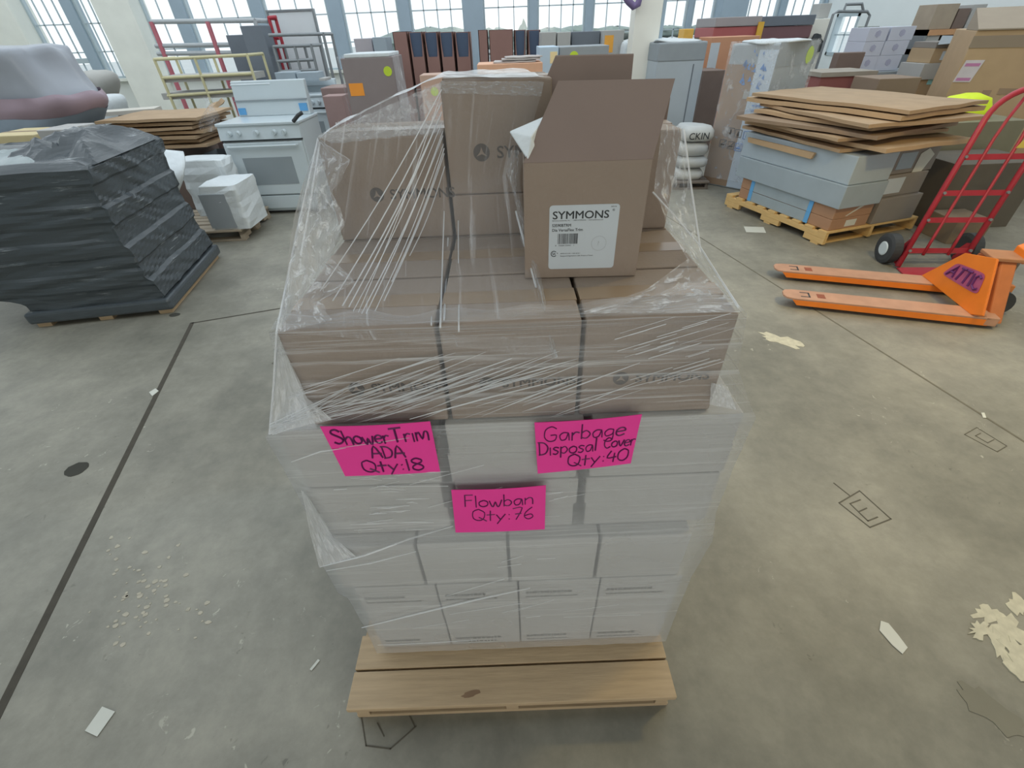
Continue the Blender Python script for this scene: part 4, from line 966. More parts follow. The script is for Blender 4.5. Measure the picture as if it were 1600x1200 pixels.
# --- two rows of tall cartons with scooped, dark-lined openings
def scooped(label, x0, x1, yt, Y, scoop, group):
    a, b = P(x0, yt, Y=Y), P(x1, yt, Y=Y); W = (b.x-a.x)/2-.008; H = a.z; D = .3
    r = thing('tall_carton', label, 'carton', ((a.x+b.x)/2, Y+D, 0), 0, group); mt = mat('reddish_brown_carton', C(146, 112, 104), .75, .06, 5)
    n = 14; sd = .36
    if scoop:
        edge = [(-W, H)] + [(-W*.82*math.cos(PI*k/n)*(1 if k not in () else 1), H-sd*min(1, math.sin(PI*k/n)*1.6)) for k in range(n+1)] + [(W, H)]
    else: edge = [(-W, H), (W, H)]
    m = MB(); rows = [[Vector((x, -D, 0)) for x, z in edge], [Vector((x, -D, z)) for x, z in edge]]
    m.grid(rows); m.grid([[Vector((x, -D+.012, 0)) for x, z in edge], [Vector((x, -D+.012, z)) for x, z in edge]]); m.grid([rows[1], [Vector((x, -D+.012, z)) for x, z in edge]])
    m.box(-W, -W+.01, -D, D, 0, H).box(W-.01, W, -D, D, 0, H).box(-W, W, D-.01, D, 0, H)
    m.build('body', mt, r)
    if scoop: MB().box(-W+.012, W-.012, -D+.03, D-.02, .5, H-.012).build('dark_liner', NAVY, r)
    else: MB().box(-W, W, -D, D, H-.005, H).build('lid', mt, r)
    MB().box(-W, W, -D-.004, -D, H*.52, H*.525).build('strap', WHITEC, r)
    return r
G_T = 'tall reddish brown cartons under the middle windows'
for i, (xa, xb, sc) in enumerate([(612, 636, 0), (637, 660, 1), (661, 684, 1), (685, 708, 1), (709, 734, 1)]):
    scooped('tall reddish carton left of the middle pier, ' + ['leftmost, with a plain closed front', 'first with a dark scooped opening', 'second with a dark scooped opening', 'third with a dark scooped opening', 'rightmost with a dark scooped opening'][i], xa, xb, 50+(.3 if sc else 0), 10.2, sc, G_T)
for i, (xa, xb, sc) in enumerate([(746, 762, 0), (763, 802, 0), (803, 822, 1), (824, 845, 1)]):
    scooped('tall reddish carton right of the middle pier, ' + ['narrow plain one', 'wide plain one', 'first with a dark scooped opening', 'rightmost with a dark scooped opening'][i], xa, xb, 47, 10.0, sc, G_T)
# --- cartons behind the stack
pc = bg('peach carton with loose papers on it behind the wrapped stack', 745, 848, 99, 6.0, .5, mat('peach_carton', C(226, 178, 148), .7, .08, 12), tape=None); d_ = dims(pc)
for i, (xa, xb, yy) in enumerate([(772, 838, 98), (784, 844, 97), (790, 846, 96)]):
    a, b = P(xa, yy, Y=6.1), P(xb, yy, Y=6.1)
    slab2('pale flattened carton lying on the peach carton, ' + ['lowest', 'middle', 'topmost'][i], a.x, b.x, 6.03+.02*i, 6.40, d_[2]+.004+.018*i, .012, mat('pale_sheet', C(190, 184, 182), .7, .08, 8), rz=.05*(i-1), group='flattened cartons on the peach carton', seed=40+i, wav=.006)
k = bg('small tan carton with lime sticker behind the left film canopy', 655, 690, 117, 6.4, .35, mat('rosy_tan_carton', C(196, 166, 150), .7, .05, 6)); sticker(k, .6, .88, .09, .09, LIME, 'lime_sticker', True)
k = bg('pale blue carton behind the open carton with a small yellow note', 843, 873, 73, 7.0, .6, mat('pale_blue_carton', C(186, 208, 226), .5, .04, 6)); sticker(k, .75, .93, .09, .12, mat('pale_yellow_note', C(240, 220, 170), .6), 'yellow_note')
k = bg('wide grey carton with lime sticker behind the open carton', 874, 952, 72, 7.05, .6, GREYC); sticker(k, .3, .93, .12, .13, LIME, 'lime_sticker', True)
k = bg('white printed carton with orange label in the row behind, leftmost', 846, 869, 50, 9.0, .5, WHITEC); sticker(k, .2, .85, .1, .16, mat('yellow_note', C(240, 196, 110), .6), 'orange_label'); sticker(k, .35, .7, .12, .1, REDB, 'red_print')
k = bg('plain white carton in the row behind, left of the dark grey one', 871, 892, 50, 9.0, .5, WHITEC)
k = bg('dark grey carton in the row behind the wide grey carton', 894, 938, 49, 9.1, .5, DGREY)
k = bg('white carton with orange sticker right of the dark grey carton', 943, 976, 47, 8.9, .5, WHITEC); sticker(k, .3, .9, .14, .22, mat('amber_sticker', C(236, 170, 70), .6), 'orange_sticker')
heap('bulging_sack', 'white plastic sack left of the cream column', 'sack', [(978, 984, 64), (975, 985, 72), (974, 986, 90)], 8.55, .35, FOAM, 19, .03, part='sack_cloth')
st = thing('cloth_strap', 'purple cloth strap tied to the cream column at the top edge', 'strap', (cx-.2, 8.1, 0)); o_ = Vector((cx-.2, 8.1, 0))
MB().tube([P(x, y, Y=8.12)-o_ for x, y in [(972, -14), (982, 2), (990, 10), (997, 6), (1000, -6), (998, -20)]], .045, 8).build('strap', mat('purple_cloth', C(124, 108, 150), .7, .08, 8), st, smooth=True)
# --- wrapped fridge cartons
def fridge(label, pts_front, Y, dep, rz, extra):
    pass
f1 = bg('tall white wrapped carton right of the cream column, lime sticker at its top right', 1031, 1106, 66, 7.7, .7, mat('pale_grey_wrap', C(178, 188, 196), .4, .05, 4), tape=None, name='wrapped_fridge', cat='wrapped fridge'); d_ = dims(f1)
sticker(f1, .8, .93, .12, .14, LIME, 'lime_sticker', True)
MB().box(-d_[0]-.005, d_[0]+.005, -d_[1]-.006, d_[1], d_[2]-.22, d_[2]+.005).build('foam_cap', GREYC, f1, bevel=.02)
MB().box(d_[0]*.55, d_[0]*.6, -d_[1]-.004, -d_[1], .1, d_[2]-.25).build('seam_tape', DGREY, f1)
lump('', '', '', [(d_[2], 0, -.05, d_[0]*.95, d_[1]*.8, 4), (d_[2]+.02, 0, -.05, d_[0]*.9, d_[1]*.7, 4), (d_[2]+.04, .02, -.05, d_[0]*.6, d_[1]*.5, 3)], None, 22, .05).build('crumpled_film', FOAM, f1, smooth=True)
bg('small yellow-orange carton on top behind the tall white wrapped carton', 1070, 1085, 45, 9.4, .3, mat('amber_carton', C(236, 186, 90), .6))
bg('tall dark brown carton between the two wrapped fridges', 1100, 1134, 110, 8.6, .6, DKCARD)
# second fridge: stands at an angle, left side printed
A0, B0 = P(1105, 288, z=0), P(1158, 298, z=0)
ang = math.atan2(B0.y-A0.y, B0.x-A0.x); wL = (B0-A0).length
f2 = thing('wrapped_fridge', 'tall film-wrapped fridge carton with printed handling signs and blue plastic', 'wrapped fridge', B0, 0)
H2_ = 1.56; dirL = (A0-B0).normalized(); dirR = Vector((.62, .30, 0)).normalized()*.66
q = [Vector((0, 0, 0)), dirR, dirR+dirL*.66, dirL*.66]; 
dirL = dirL*.56; q = [Vector((0, 0, 0)), dirR, dirR+dirL, dirL]
MB().prism(q, (0, 0, H2_)).build('carton_body', mat('fridge_grey_wrap', C(166, 174, 180), .4, .05, 4), f2, bevel=.02)
nL = Vector((dirL.y, -dirL.x, 0)).normalized();
if nL.x > 0: nL = -nL
nR = Vector((dirR.y, -dirR.x, 0)).normalized()
if nR.y > 0: nR = -nR
def onL(t0, t1, z0, z1, name, mt, off=.004):
    a = dirL*(1-t0)+nL*off; b = dirL*(1-t1)+nL*off
    return MB().prism([a+Vector((0, 0, z0)), b+Vector((0, 0, z0)), b+Vector((0, 0, z1)), a+Vector((0, 0, z1))], -nL*.003).build(name, mt, f2)
onL(.0, .62, 0.02, 1.36, 'brown_panel', mat('fridge_brown_card', C(156, 132, 110), .6, .06, 5))
onL(.62, 1.0, 0.02, 1.5, 'white_panel', mat('fridge_white_card', C(198, 212, 226), .5, .04, 5))
BLUEP = mat('blue_print', C(104, 146, 206), .5, .08, 30)
rL = math.atan2(-dirL.y, -dirL.x)
def Lp(t, z, off=.008): return dirL*(1-t)+nL*off+Vector((0, 0, z))
for i, (t, z) in enumerate([(.42, .66), (.6, .65), (.80, .64), (.3, .52), (.5, .51), (.68, .5), (.88, .49)]):
    mt_ = BLUEP if t > .61 else INK
    m = MB(); c = Lp(t, z); ex_ = -dirL.normalized(); r = .042
    for a, b in (((-r, -r), (r, -r)), ((r, -r), (r, r)), ((r, r), (-r, r)), ((-r, r), (-r, -r))): m.tube([c+ex_*a[0]+Vector((0, 0, a[1])), c+ex_*b[0]+Vector((0, 0, b[1]))], .004, 4)
    if i < 3: m.tube([c+Vector((0, 0, -.025)), c+Vector((0, 0, .025))], [.016, .008], 6)
    else: m.tube([c-ex_*.03+Vector((0, 0, -.03)), c+ex_*.03+Vector((0, 0, .03))], .006, 4); m.tube([c-ex_*.025+Vector((0, 0, -.01)), c+ex_*.025+Vector((0, 0, -.012))], .01, 6)
    m.build('handling_sign', mt_, f2)
m = MB()
for i in range(26):
    rb2 = random.Random(i+70); t = rb2.uniform(.3, .85); z = rb2.uniform(1.12, 1.5); s_ = rb2.uniform(.02, .06)
    m.prism([Lp(t, z), Lp(t+s_*1.5, z+rb2.uniform(-.03, .03)), Lp(t+s_*rb2.uniform(.2, 1), z+s_)], nL*.002)
bpl = m.build('blue_film_print', BLUEP, f2)
m = MB()
for i in range(5): m.prism([Lp(.75, .8+.05*i), Lp(.95, .8+.05*i), Lp(.95, .815+.05*i), Lp(.75, .815+.05*i)], nL*.002)
m.build('printed_lines', BLUEP, f2)
onL(.5, .62, 1.02, 1.1, 'white_sticker', WHITEC, .008)
c = dirR*.82+nR*.008+Vector((0, 0, 1.43)); ex_ = dirR.normalized()
MB().prism([c+ex_*.06*math.cos(2*PI*k/20)+Vector((0, 0, .085*math.sin(2*PI*k/20))) for k in range(20)], nR*.003).build('lime_sticker', LIME, f2)
MB().prism([nR*.006+Vector((0, 0, 1.34)), dirR+nR*.006+Vector((0, 0, 1.34)), dirR+nR*.006+Vector((0, 0, 1.565)), nR*.006+Vector((0, 0, 1.565))], -nR*.004).build('foam_cap', GREYC, f2)
cc = (dirR+dirL)/2
lump('', '', '', [(1.56, cc.x, cc.y, .34, .32, 3), (1.575, cc.x, cc.y, .32, .3, 3), (1.585, cc.x, cc.y, .2, .2, 2.5)], None, 41, .03).build('crumpled_film', FOAM, f2, smooth=True)
q2 = [p+(p-cc).normalized()*.02 for p in q]
m = MB(); m.grid([[Vector((p.x, p.y, z)) for p in (q2[3], q2[0], q2[1])] for z in (.1, .8, 1.58)]); m.build('film_sheath', FILM_S, f2)
# sacks on a dark pallet
pallet('dark worn pallet under the white sacks beside the printed fridge carton', .8, .8, .1, (2.34, 6.33, 0), -.1, mat('dark_pine', C(120, 112, 104), .75, .15, 5, stretch=(2, 14, 14)), 6)
SACK = mat('white_paper_sack', C(196, 200, 200), .6, .06, 8, bump=.3, bscale=10)
za = .101
for i, hh in enumerate([.13, .13, .14, .16]):
    a = P(1070, 270, Y=6.35); b = P(1107, 270, Y=6.35); cx_ = (a.x+b.x)/2+.02*(i % 2)-.06; rx = (b.x-a.x)/2+.04
    r = thing('paper_sack', 'white paper sack in the pile beside the printed fridge, ' + ['lowest', 'second from the floor', 'second from the top', 'topmost, hand-lettered'][i], 'sack', (cx_, 6.62, za), 0, 'white paper sacks')
    lump('', '', '', [(0, 0, 0, rx*.9, .22, 4), (hh*.3, 0, 0, rx, .25, 4), (hh*.7, 0, 0, rx, .25, 4), (hh, 0, 0, rx*.85, .2, 3.5)], None, i*3.1, .02).build('sack_paper', SACK, r, smooth=True)
    if i == 3: text('black_lettering', 'CKIN', .11, INK_D, r, (-.15, -.262, .035), sx=1.0)
    za += hh+.02

# ------------------------------------------------------------------ right-hand stack on a yellow pine pallet
RP_O = Vector((2.679, 5.60, 0)); RP_A = math.radians(-73.5)
RP = Matrix.Translation(RP_O) @ Matrix.Rotation(RP_A, 4, 'Z')   # local x along the near-left edge, y away to the right
def rp(x, y, z=0): return RP @ Vector((x, y, z))
prt = thing('wooden_pallet', 'yellow pine pallet under the long grey cartons at right', 'pallet', RP_O, RP_A)
PL_, PWD = 1.44, 1.18
for i in range(9):
    x0 = (PL_-.1)*i/8
    MB().box(x0, x0+.1, 0, PWD, .118, .14).build('deck_board', WOODY, prt, bevel=.003)
for y0 in (0, PWD/2-.02, PWD-.04):
    m = MB(); m.box(0, PL_, y0, y0+.04, .07, .118)
    for a, b in ((0, .24), (.60, .86), (1.2, 1.44)): m.box(a, b, y0, y0+.04, .015, .07)
    m.build('stringer', WOODY, prt, bevel=.003)
for x0 in (.05, .66, 1.3): MB().box(x0, x0+.09, 0, PWD, 0, .015).build('bottom_board', WOODY, prt)
def rcart(label, x0, x1, y0, y1, z0, z1, mt, tape=None, group='long cartons on the yellow pine pallet', name='cardboard_carton'):
    c = rp((x0+x1)/2, (y0+y1)/2, z0)
    r = thing(name, label, 'carton', c, RP_A, group); w_, d_, h_ = (x1-x0)/2, (y1-y0)/2, z1-z0
    MB().box(-w_, w_, -d_, d_, 0, h_).build('body', mt, r, bevel=.006)
    if tape: MB().box(-w_-.001, w_+.001, -.03, .03, h_-.05, h_+.001).build('tape', tape, r)
    r['dims'] = (w_, d_, h_); return r
BR = mat('warm_brown_carton', C(170, 132, 104), .7, .06, 6)
lo1 = rcart('lowest long brown carton on the yellow pine pallet, blue tape at both ends', .16, 1.42, .03, .50, .141, .245, BR)
lo2 = rcart('second long brown carton above the pine pallet, blue tape at both ends', .16, 1.42, .03, .50, .246, .355, BR)
GRP = mat('blue_grey_panel', C(156, 170, 178), .35, .08, 8)
for r in (lo1, lo2):
    w_, d_, h_ = r['dims']
    MB().box(-w_*.72, w_*.56, -d_-.004, -d_, .002, h_-.002).build('grey_panel', GRP, r)
    for a, b in ((-.76, -.68), (.52, .60)): MB().box(w_*a, w_*b, -d_-.007, -d_-.004, 0, h_).build('blue_tape', BLUET, r)
w_, d_, h_ = lo1['dims']; MB().box(w_, w_+.003, -.05, .08, .02, .08).build('paper_label', PAPER, lo1)
w_, d_, h_ = lo2['dims']; MB().hexa([(w_, -.09, .02), (w_+.003, -.09, .02), (w_+.003, -.07, .02), (w_, -.07, .02), (w_, .06, .1), (w_+.003, .06, .1), (w_+.003, .11, .1), (w_, .11, .1)]).build('paper_strip', PAPER, lo2)
lo3 = rcart('lower of the two pale blue-grey long cartons facing left on the pine pallet', .06, 1.46, .0, .50, .357, .56, SILVER)
top = rcart('upper pale blue-grey long carton with a small printed mark', .04, 1.44, .02, .50, .562, .80, mat('pale_blue_grey_carton', C(172, 186, 196), .45, .05, 6))
w_, d_, h_ = top['dims']
m = MB(); m.prism([(-.25, -d_-.002, .14), (-.20, -d_-.002, .14), (-.225, -d_-.002, .2)], (0, .002, 0)); m.build('printed_triangle', GREYC, top)
text('printed_mark', 'Comfort', .055, GREYC, top, (-.17, -d_-.001, .145))
GB = mat('grey_brown_end', C(140, 134, 128), .7, .06, 6)
rcart('grey-brown carton at the back of the pine pallet, lowest', .2, 1.44, .54, 1.08, .141, .38, GB)
k = rcart('grey-brown carton at the back of the pine pallet, middle, paper pasted on its end', .2, 1.40, .54, 1.06, .382, .58, GB); w_, d_, h_ = k['dims']; MB().box(w_, w_+.003, -.24, -.02, .03, .17).build('paper_label', LABEL, k)
k = rcart('grey-brown carton at the back of the pine pallet, topmost, papers on its end', .22, 1.38, .54, 1.10, .582, .79, GB); w_, d_, h_ = k['dims']; MB().box(w_, w_+.003, -.2, .0, .04, .18).build('paper_label', SILVER, k)
MB().prism([(w_+.004, .03, -.02), (w_+.004, .13, -.05), (w_+.004, .22, .14), (w_+.004, .12, .2), (w_+.004, .04, .16)], (.003, 0, 0)).build('torn_paper', PAPER, k)
c = rp(.48, -.02, .765)
stp = thing('cardboard_strip', 'brown cardboard strip lying along the upper blue-grey carton', 'cardboard strip', c, RP_A+.02)
MB().hexa([(-.32, -.012, -.045), (.52, -.012, -.06), (.52, .014, -.06), (-.32, .014, -.045), (-.34, -.012, 0), (.54, -.012, -.005), (.54, .014, -.005), (-.34, .014, 0)]).build('strip', TAN, stp)
G_FR = 'flattened cartons on the pale blue-grey cartons at right'
rs = random.Random(8); zz = .812
for i in range(8):
    L_, D_ = rs.uniform(1.3, 1.7), rs.uniform(.95, 1.25); c = rp(.74+rs.uniform(-.12, .1), .56+rs.uniform(-.06, .12), zz)
    th = rs.uniform(.026, .042)
    o = slab2('flattened brown carton in the right stack, ' + ['lowest', 'second from the bottom', 'third from the bottom', 'fourth from the bottom', 'fourth from the top', 'third from the top', 'second from the top', 'topmost'][i], c.x-L_/2, c.x+L_/2, c.y-D_/2, c.y+D_/2, zz, th, [FLAT, TAN, FLAT, mat('dull_flat_card', C(150, 128, 106), .75, .1, 6), TAN][i % 5], rz=RP_A+rs.uniform(-.16, .16), group=G_FR, seed=60+i, wav=.011, tilt=(0, 0))
    zz += th+.014
# ------------------------------------------------------------------ red hand truck
HO = Vector((3.434, 3.661, 0)); ht = thing('hand_truck', 'red tubular hand truck with black wheels leaning back behind the orange jack', 'hand truck', HO)
E_ = Vector((.508, -.048, 0)); D_ = Vector((.378, .317, 1.1)).normalized(); N_ = E_.normalized().cross(D_).normalized()   # N_ points behind the truck
if N_.y < 0: N_ = -N_
def tp(u, s, n=0): return E_*u+D_*s+N_*n
SR = 1.20
arch = [tp(.5-.5*math.cos(PI*k/14), SR+.22*math.sin(PI*k/14)) for k in range(15)]
m = MB(); m.tube([tp(0, .02)]+arch+[tp(1, .02)], .022, 10); m.build('rail_loop', RED, ht, smooth=True)
for u, b in ((.3, .14), (.7, -.14)):
    q = [tp(u, .12)]+[tp(u, s) for s in (.3, .6, .9)]+[tp(u+.0, 1.05), tp(u+b*.2, 1.2), tp(u+b*.6, SR+.15)]
    MB().tube(q, .012, 8).build('inner_bar', RED, ht, smooth=True)
for s in (.16, .42, .64, .92):
    a, b = tp(0, s), tp(1, s); m = MB(); up_ = D_*.022
    m.prism([a-up_, b-up_, b+up_, a+up_], N_*.01); m.build('cross_bar', RED, ht)
    for u in (.02, .98): MB().cyl(tp(u, s, -.03), tp(u, s, -.015), .012, 8).build('bolt', STEEL, ht)
for u in (0, 1): MB().prism([tp(u, .02), tp(u, .30), tp(u, .16, .13), tp(u, .08, .13)], E_.normalized()*.012).build('axle_bracket', RED, ht)
MB().cyl(tp(-.12, .13, .12), tp(1.12, .13, .12), .011, 10).build('axle', STEEL, ht)
for u, sgn in ((-.14, -1), (1.14, 1)):
    c = tp(u, .13, .12); ax = E_.normalized(); c.z = .128
    wroot = MB().tube([c-ax*.045, c-ax*.035, c+ax*.035, c+ax*.045], [.1, .127, .127, .1], 26).build('wheel', DARK, ht, smooth=False)
    MB().tube([c+ax*.048*sgn, c+ax*.054*sgn], [.06, .05], 18).build('hub', ENAMEL, wroot)
MB().prism([tp(0, .0)+Vector((0, 0, .004)), tp(1, .0)+Vector((0, 0, .004)), tp(.97, 0)+Vector((-.06, -.16, .004)), tp(.03, 0)+Vector((-.06, -.16, .004))], (0, 0, .01)).build('toe_plate', RED, ht)
MB().prism([tp(.68, .98, -.02), tp(.80, .98, -.02), tp(.86, 1.13, -.02), tp(.78, 1.13, -.02)], N_*.004).build('yellow_tag', mat('yellow_tag_paper', C(206, 186, 84), .6), ht)

# ------------------------------------------------------------------ orange pallet jack
jk = thing('pallet_jack', 'orange pallet jack with purple stencilled panel on the floor at right', 'pallet jack', (2.118, 3.065, 0), math.atan2(-.324, .946))
FL = 1.30
for y0, nm in ((0, 'fork'), (.51, 'fork')):
    pts = [(0, .05), (.02, .015), (.07, 0), (FL, 0), (FL, .16), (.07, .16), (.02, .145), (0, .11)]
    m = MB()
    m.hexa([(.1, y0, .03), (FL, y0, .025), (FL, y0+.012, .025), (.1, y0+.012, .03), (.06, y0, .072), (FL, y0, .072), (FL, y0+.012, .072), (.06, y0+.012, .072)])
    m.hexa([(.1, y0+.148, .03), (FL, y0+.148, .025), (FL, y0+.16, .025), (.1, y0+.16, .03), (.06, y0+.148, .072), (FL, y0+.148, .072), (FL, y0+.16, .072), (.06, y0+.16, .072)])
    f = m.build(nm, ORANGE, jk, bevel=.002)
    MB().prism([(a, y0+b, .072) for a, b in pts], (0, 0, .014)).build('worn_top', ORANGE_W, f, bevel=.003)
    MB().cyl((.2, y0+.03, .033), (.2, y0+.13, .033), .033, 16).build('load_wheel', DARK, f)
    m = MB(); m.box(.12, .185, y0+.04, y0+.052, .086, .0868).box(.12, .185, y0+.108, y0+.12, .086, .0868).box(.175, .187, y0+.04, y0+.12, .086, .0868); m.build('slot', DARK, f)
    m = MB(); m.box(.235, .29, y0+.045, y0+.115, .086, .0868); m.build('slot', mat('rusty_slot', C(150, 84, 60), .7, .2, 30), f)
# front plate between the forks, leaning slightly
JI = (Matrix.Translation((2.118, 3.065, 0)) @ Matrix.Rotation(math.atan2(-.324, .946), 4, 'Z')).inverted()
def jl(x, y, z): return JI @ P(x, y, z=z)
pA, pB, pT = P(1440, 430, z=.087), P(1516, 491, z=.087), P(1533, 399, z=.42)
nW = (pB-pA).cross(pT-pA)
def onpl(x, y):     # where the sight line meets the flat plate
    o_ = Vector((0, 0, CAMH)); d = P(x, y, z=0)-o_; return JI @ (o_+d*((pA-o_).dot(nW)/d.dot(nW)))
pl_ = [onpl(1440, 430), onpl(1516, 491), onpl(1535, 493), onpl(1558, 404), onpl(1508, 395)]
MB().prism(pl_, (.018, .005, -.008)).build('front_plate', ORANGE, jk, bevel=.003)
a_, b_, c_, d2_ = pl_[0], lerp(pl_[1], pl_[2], .5), pl_[3], pl_[4]
nP = (b_-a_).cross(d2_-a_).normalized()
if nP.x > 0: nP = -nP
def pp(u, v, off=.006):     # u along base from far to near, v up
    p = lerp(lerp(a_, b_, u), lerp(d2_, c_, u), v); return p+nP*off
PURP = mat('purple_spray_paint', C(98, 40, 104), .5, .1, 20)
PURP_H = mat('purple_overspray', C(176, 84, 124), .5, .2, 14)
cpts = []
for k in range(26):
    a = 2*PI*k/26; e = .3
    uu = .55+.36*math.copysign(abs(math.cos(a))**e, math.cos(a)); vv = .50+.20*math.copysign(abs(math.sin(a))**e, math.sin(a)); cpts.append(pp(uu, vv, .0025))
MB().prism(cpts, (-.001, 0, 0)).build('paint_overspray', PURP_H, jk)
m = MB()
LT = {'A': [[(0, 0), (.5, 1), (1, 0)], [(.2, .38), (.8, .38)]], 'T': [[(0, 1), (1, 1)], [(.5, 1), (.5, 0)]], 'I': [[(.5, 1), (.5, 0)]], 'C': [[(1, .85), (.6, 1), (.1, .8), (.1, .2), (.6, 0), (1, .15)]]}
x = .25
for ch, wd in (('A', .13), ('T', .12), ('T', .12), ('I', .05), ('C', .12)):
    for ln in LT[ch]: m.tube([pp(x+wd*p, .36+.28*q_, .005) for p, q_ in ln], .0085, 6)
    x += wd+.02
m.build('stencilled_name', PURP, jk)
m = MB()   # pump housing and side gussets
m.hexa([(1.32, .04, .03), (1.40, .04, .03), (1.40, .62, .03), (1.24, .62, .03), (1.31, .27, .39), (1.40, .27, .39), (1.40, .43, .39), (1.24, .43, .39)]); m.build('pump_housing', mat('dusty_orange_steel', C(196, 120, 72), .6, .16, 9), jk, bevel=.01)
MB().box(1.27, 1.35, .0, .67, .025, .09).build('chassis_bar', ORANGE_W, jk, bevel=.006)
MB().box(1.24, 1.46, .25, .43, .392, .418).build('top_cap', mat('brown_grime', C(176, 126, 90), .7, .15, 9), jk, bevel=.006)
MB().cyl((1.40, .34, .12), (1.40, .34, .40), .05, 18).build('pump_cylinder', mat('grimy_steel', C(128, 108, 90), .5, .2, 20), jk)
for y0 in (.25, .37): MB().cyl((1.44, y0, .09), (1.44, y0+.06, .09), .09, 22).build('steer_wheel', DARK, jk)
MB().box(1.37, 1.51, .32, .36, .06, .2).build('wheel_yoke', mat('grimy_orange', C(206, 130, 70), .6, .15, 9), jk)
m = MB(); m.hexa([(1.42, .26, .38), (1.56, .26, .44), (1.56, .42, .44), (1.42, .42, .38), (1.42, .26, .46), (1.54, .26, .54), (1.54, .42, .54), (1.42, .42, .46)]); m.build('handle_bracket', ORANGE, jk, bevel=.008)
MB().tube([(1.5, .34, .47), (1.70, .34, 1.0), (1.72, .34, 1.08)], .024, 12).build('tiller', ORANGE, jk, smooth=True)
MB().tube([(1.72, .34, 1.06), (1.72, .22, 1.12), (1.73, .22, 1.22), (1.73, .46, 1.22), (1.72, .46, 1.12), (1.72, .34, 1.06)], .016, 10).build('handle_loop', ORANGE, jk, smooth=True)
for y0 in (.03, .62): MB().cyl((1.20, y0, .1), (1.26, y0, .1), .025, 12).build('pivot_pin', ORANGE_W, jk)

# ------------------------------------------------------------------ right background
big = thing('large_carton', 'huge tan carton at right edge behind the hand truck, white and pink label', 'carton', (0, 0, 0))
a = P(1497, 110, Y=6.3); t0 = P(1512, 48, Y=6.3); big.location = (a.x, 6.3, 0); big.rotation_euler = (0, 0, math.radians(-30))
Wb = 1.9; Hb = t0.z
MB().box(0, Wb, 0, 1.2, 0, Hb).build('body', TAN, big, bevel=.01)
MB().box(-.004, Wb+.004, -.006, 0, Hb-.16, Hb-.05).build('grey_band', mat('dusty_brown_band', C(152, 136, 118), .7, .06, 5), big)
MB().hexa([(0, -.02, Hb), (Wb, -.02, Hb), (Wb, .6, Hb), (0, .6, Hb), (0, -.02, Hb+.012), (Wb, -.02, Hb+.012), (Wb, .55, Hb+.20), (0, .55, Hb+.20)]).build('lid_flap', mat('dusty_lid_card', C(164, 150, 132), .7, .06, 5), big)
zA, zB = P(1505, 94, Y=6.3).z, P(1490, 128, Y=6.3).z
qb = [Vector((.03, 0, zA)), Vector((.20, 0, zA)), Vector((.16, 0, zB)), Vector((-.0, 0, zB))]
lbp = MB().prism([(p.x, -.006, p.z) for p in qb], (0, .005, 0)).build('paper_label', mat('pinkish_white_label', C(214, 206, 212), .6), big)
def inq(u, v): p = lerp(lerp(qb[3], qb[2], u), lerp(qb[0], qb[1], u), v); return Vector((p.x, -.0075, p.z))
for v0, v1 in ((.06, .2), (.72, .86)): MB().prism([inq(.1, v0), inq(.9, v0), inq(.9, v1), inq(.1, v1)], (0, .001, 0)).build('pink_print', mat('magenta_print', C(196, 130, 176), .6), lbp)
for x0, x1, z_ in ((.32, .40, .62), (.46, .62, .60)): MB().box(x0, x1, -.004, 0, Hb-z_, Hb-z_+.06).build('faint_print', mat('faint_carton_print', C(160, 136, 112), .7), big)
bg('white box on the lid of the huge tan carton', 1572, 1590, 22, 7.2, .3, WHITEC, z0=Hb+.3*.2+.09)
k = bg('red-fronted carton with vivid orange sticker behind the flattened stack', 1284, 1366, 119, 7.1, .6, mat('red_front_carton', C(150, 92, 88), .6, .06, 5)); d_ = dims(k)
sticker(k, .88, 1-.075/d_[2], .16, .13, mat('amber_orange_sticker', C(255, 170, 40), .6), 'orange_sticker'); MB().box(-d_[0]-.02, d_[0]+.02, -d_[1]-.02, d_[1], d_[2], d_[2]+.05).build('lid', mat('grey_tan_lid', C(160, 152, 140), .7), k)  # sticker is plain orange paper, no emission
MB().box(-d_[0], d_[0], -d_[1]-.004, -d_[1], 0, d_[2]-.22).build('brown_base', MAUVE, k)
bg('square brown carton right of the red-fronted carton, behind the flattened stack', 1376, 1441, 122, 6.4, .5, mat('mid_brown_carton', C(142, 122, 104), .7, .06, 5), tape=None)
k = bg('wide low grey-brown carton carrying the white printed cartons', 1312, 1440, 112, 8.2, .7, GREYC)
zt = P(1375, 112, Y=8.2).z
bg('dark brown carton left of the white printed cartons', 1313, 1353, 82, 8.0, .16, DKCARD, z0=0)
G_WP = 'white printed cartons stacked before the right wall'
HEX = mat('lilac_emblem_print', C(172, 174, 196), .6)
def wp(label, x0, x1, yt, yb, Y=8.35):
    k = bg(label, x0, x1, yt, Y, .45, mat('lilac_white_carton', C(198, 202, 216), .55, .03, 6), yb=yb, group=G_WP); d_ = dims(k)
    MB().prism([(d_[0]*.0+.065*math.cos(PI*j/3+.5), -d_[1]-.003, d_[2]*.55+.065*math.sin(PI*j/3+.5)) for j in range(6)], (0, .003, 0)).build('printed_emblem', HEX, k); return k
def wstack(xc, names, nz, X0, X1, zs):
    pass
x0a, x0b = P(1347, 80, Y=8.3).x, P(1377, 80, Y=8.3).x; x1a, x1b = x0b+.03, P(1417, 80, Y=8.3).x
hts = [.19, .175, .165]
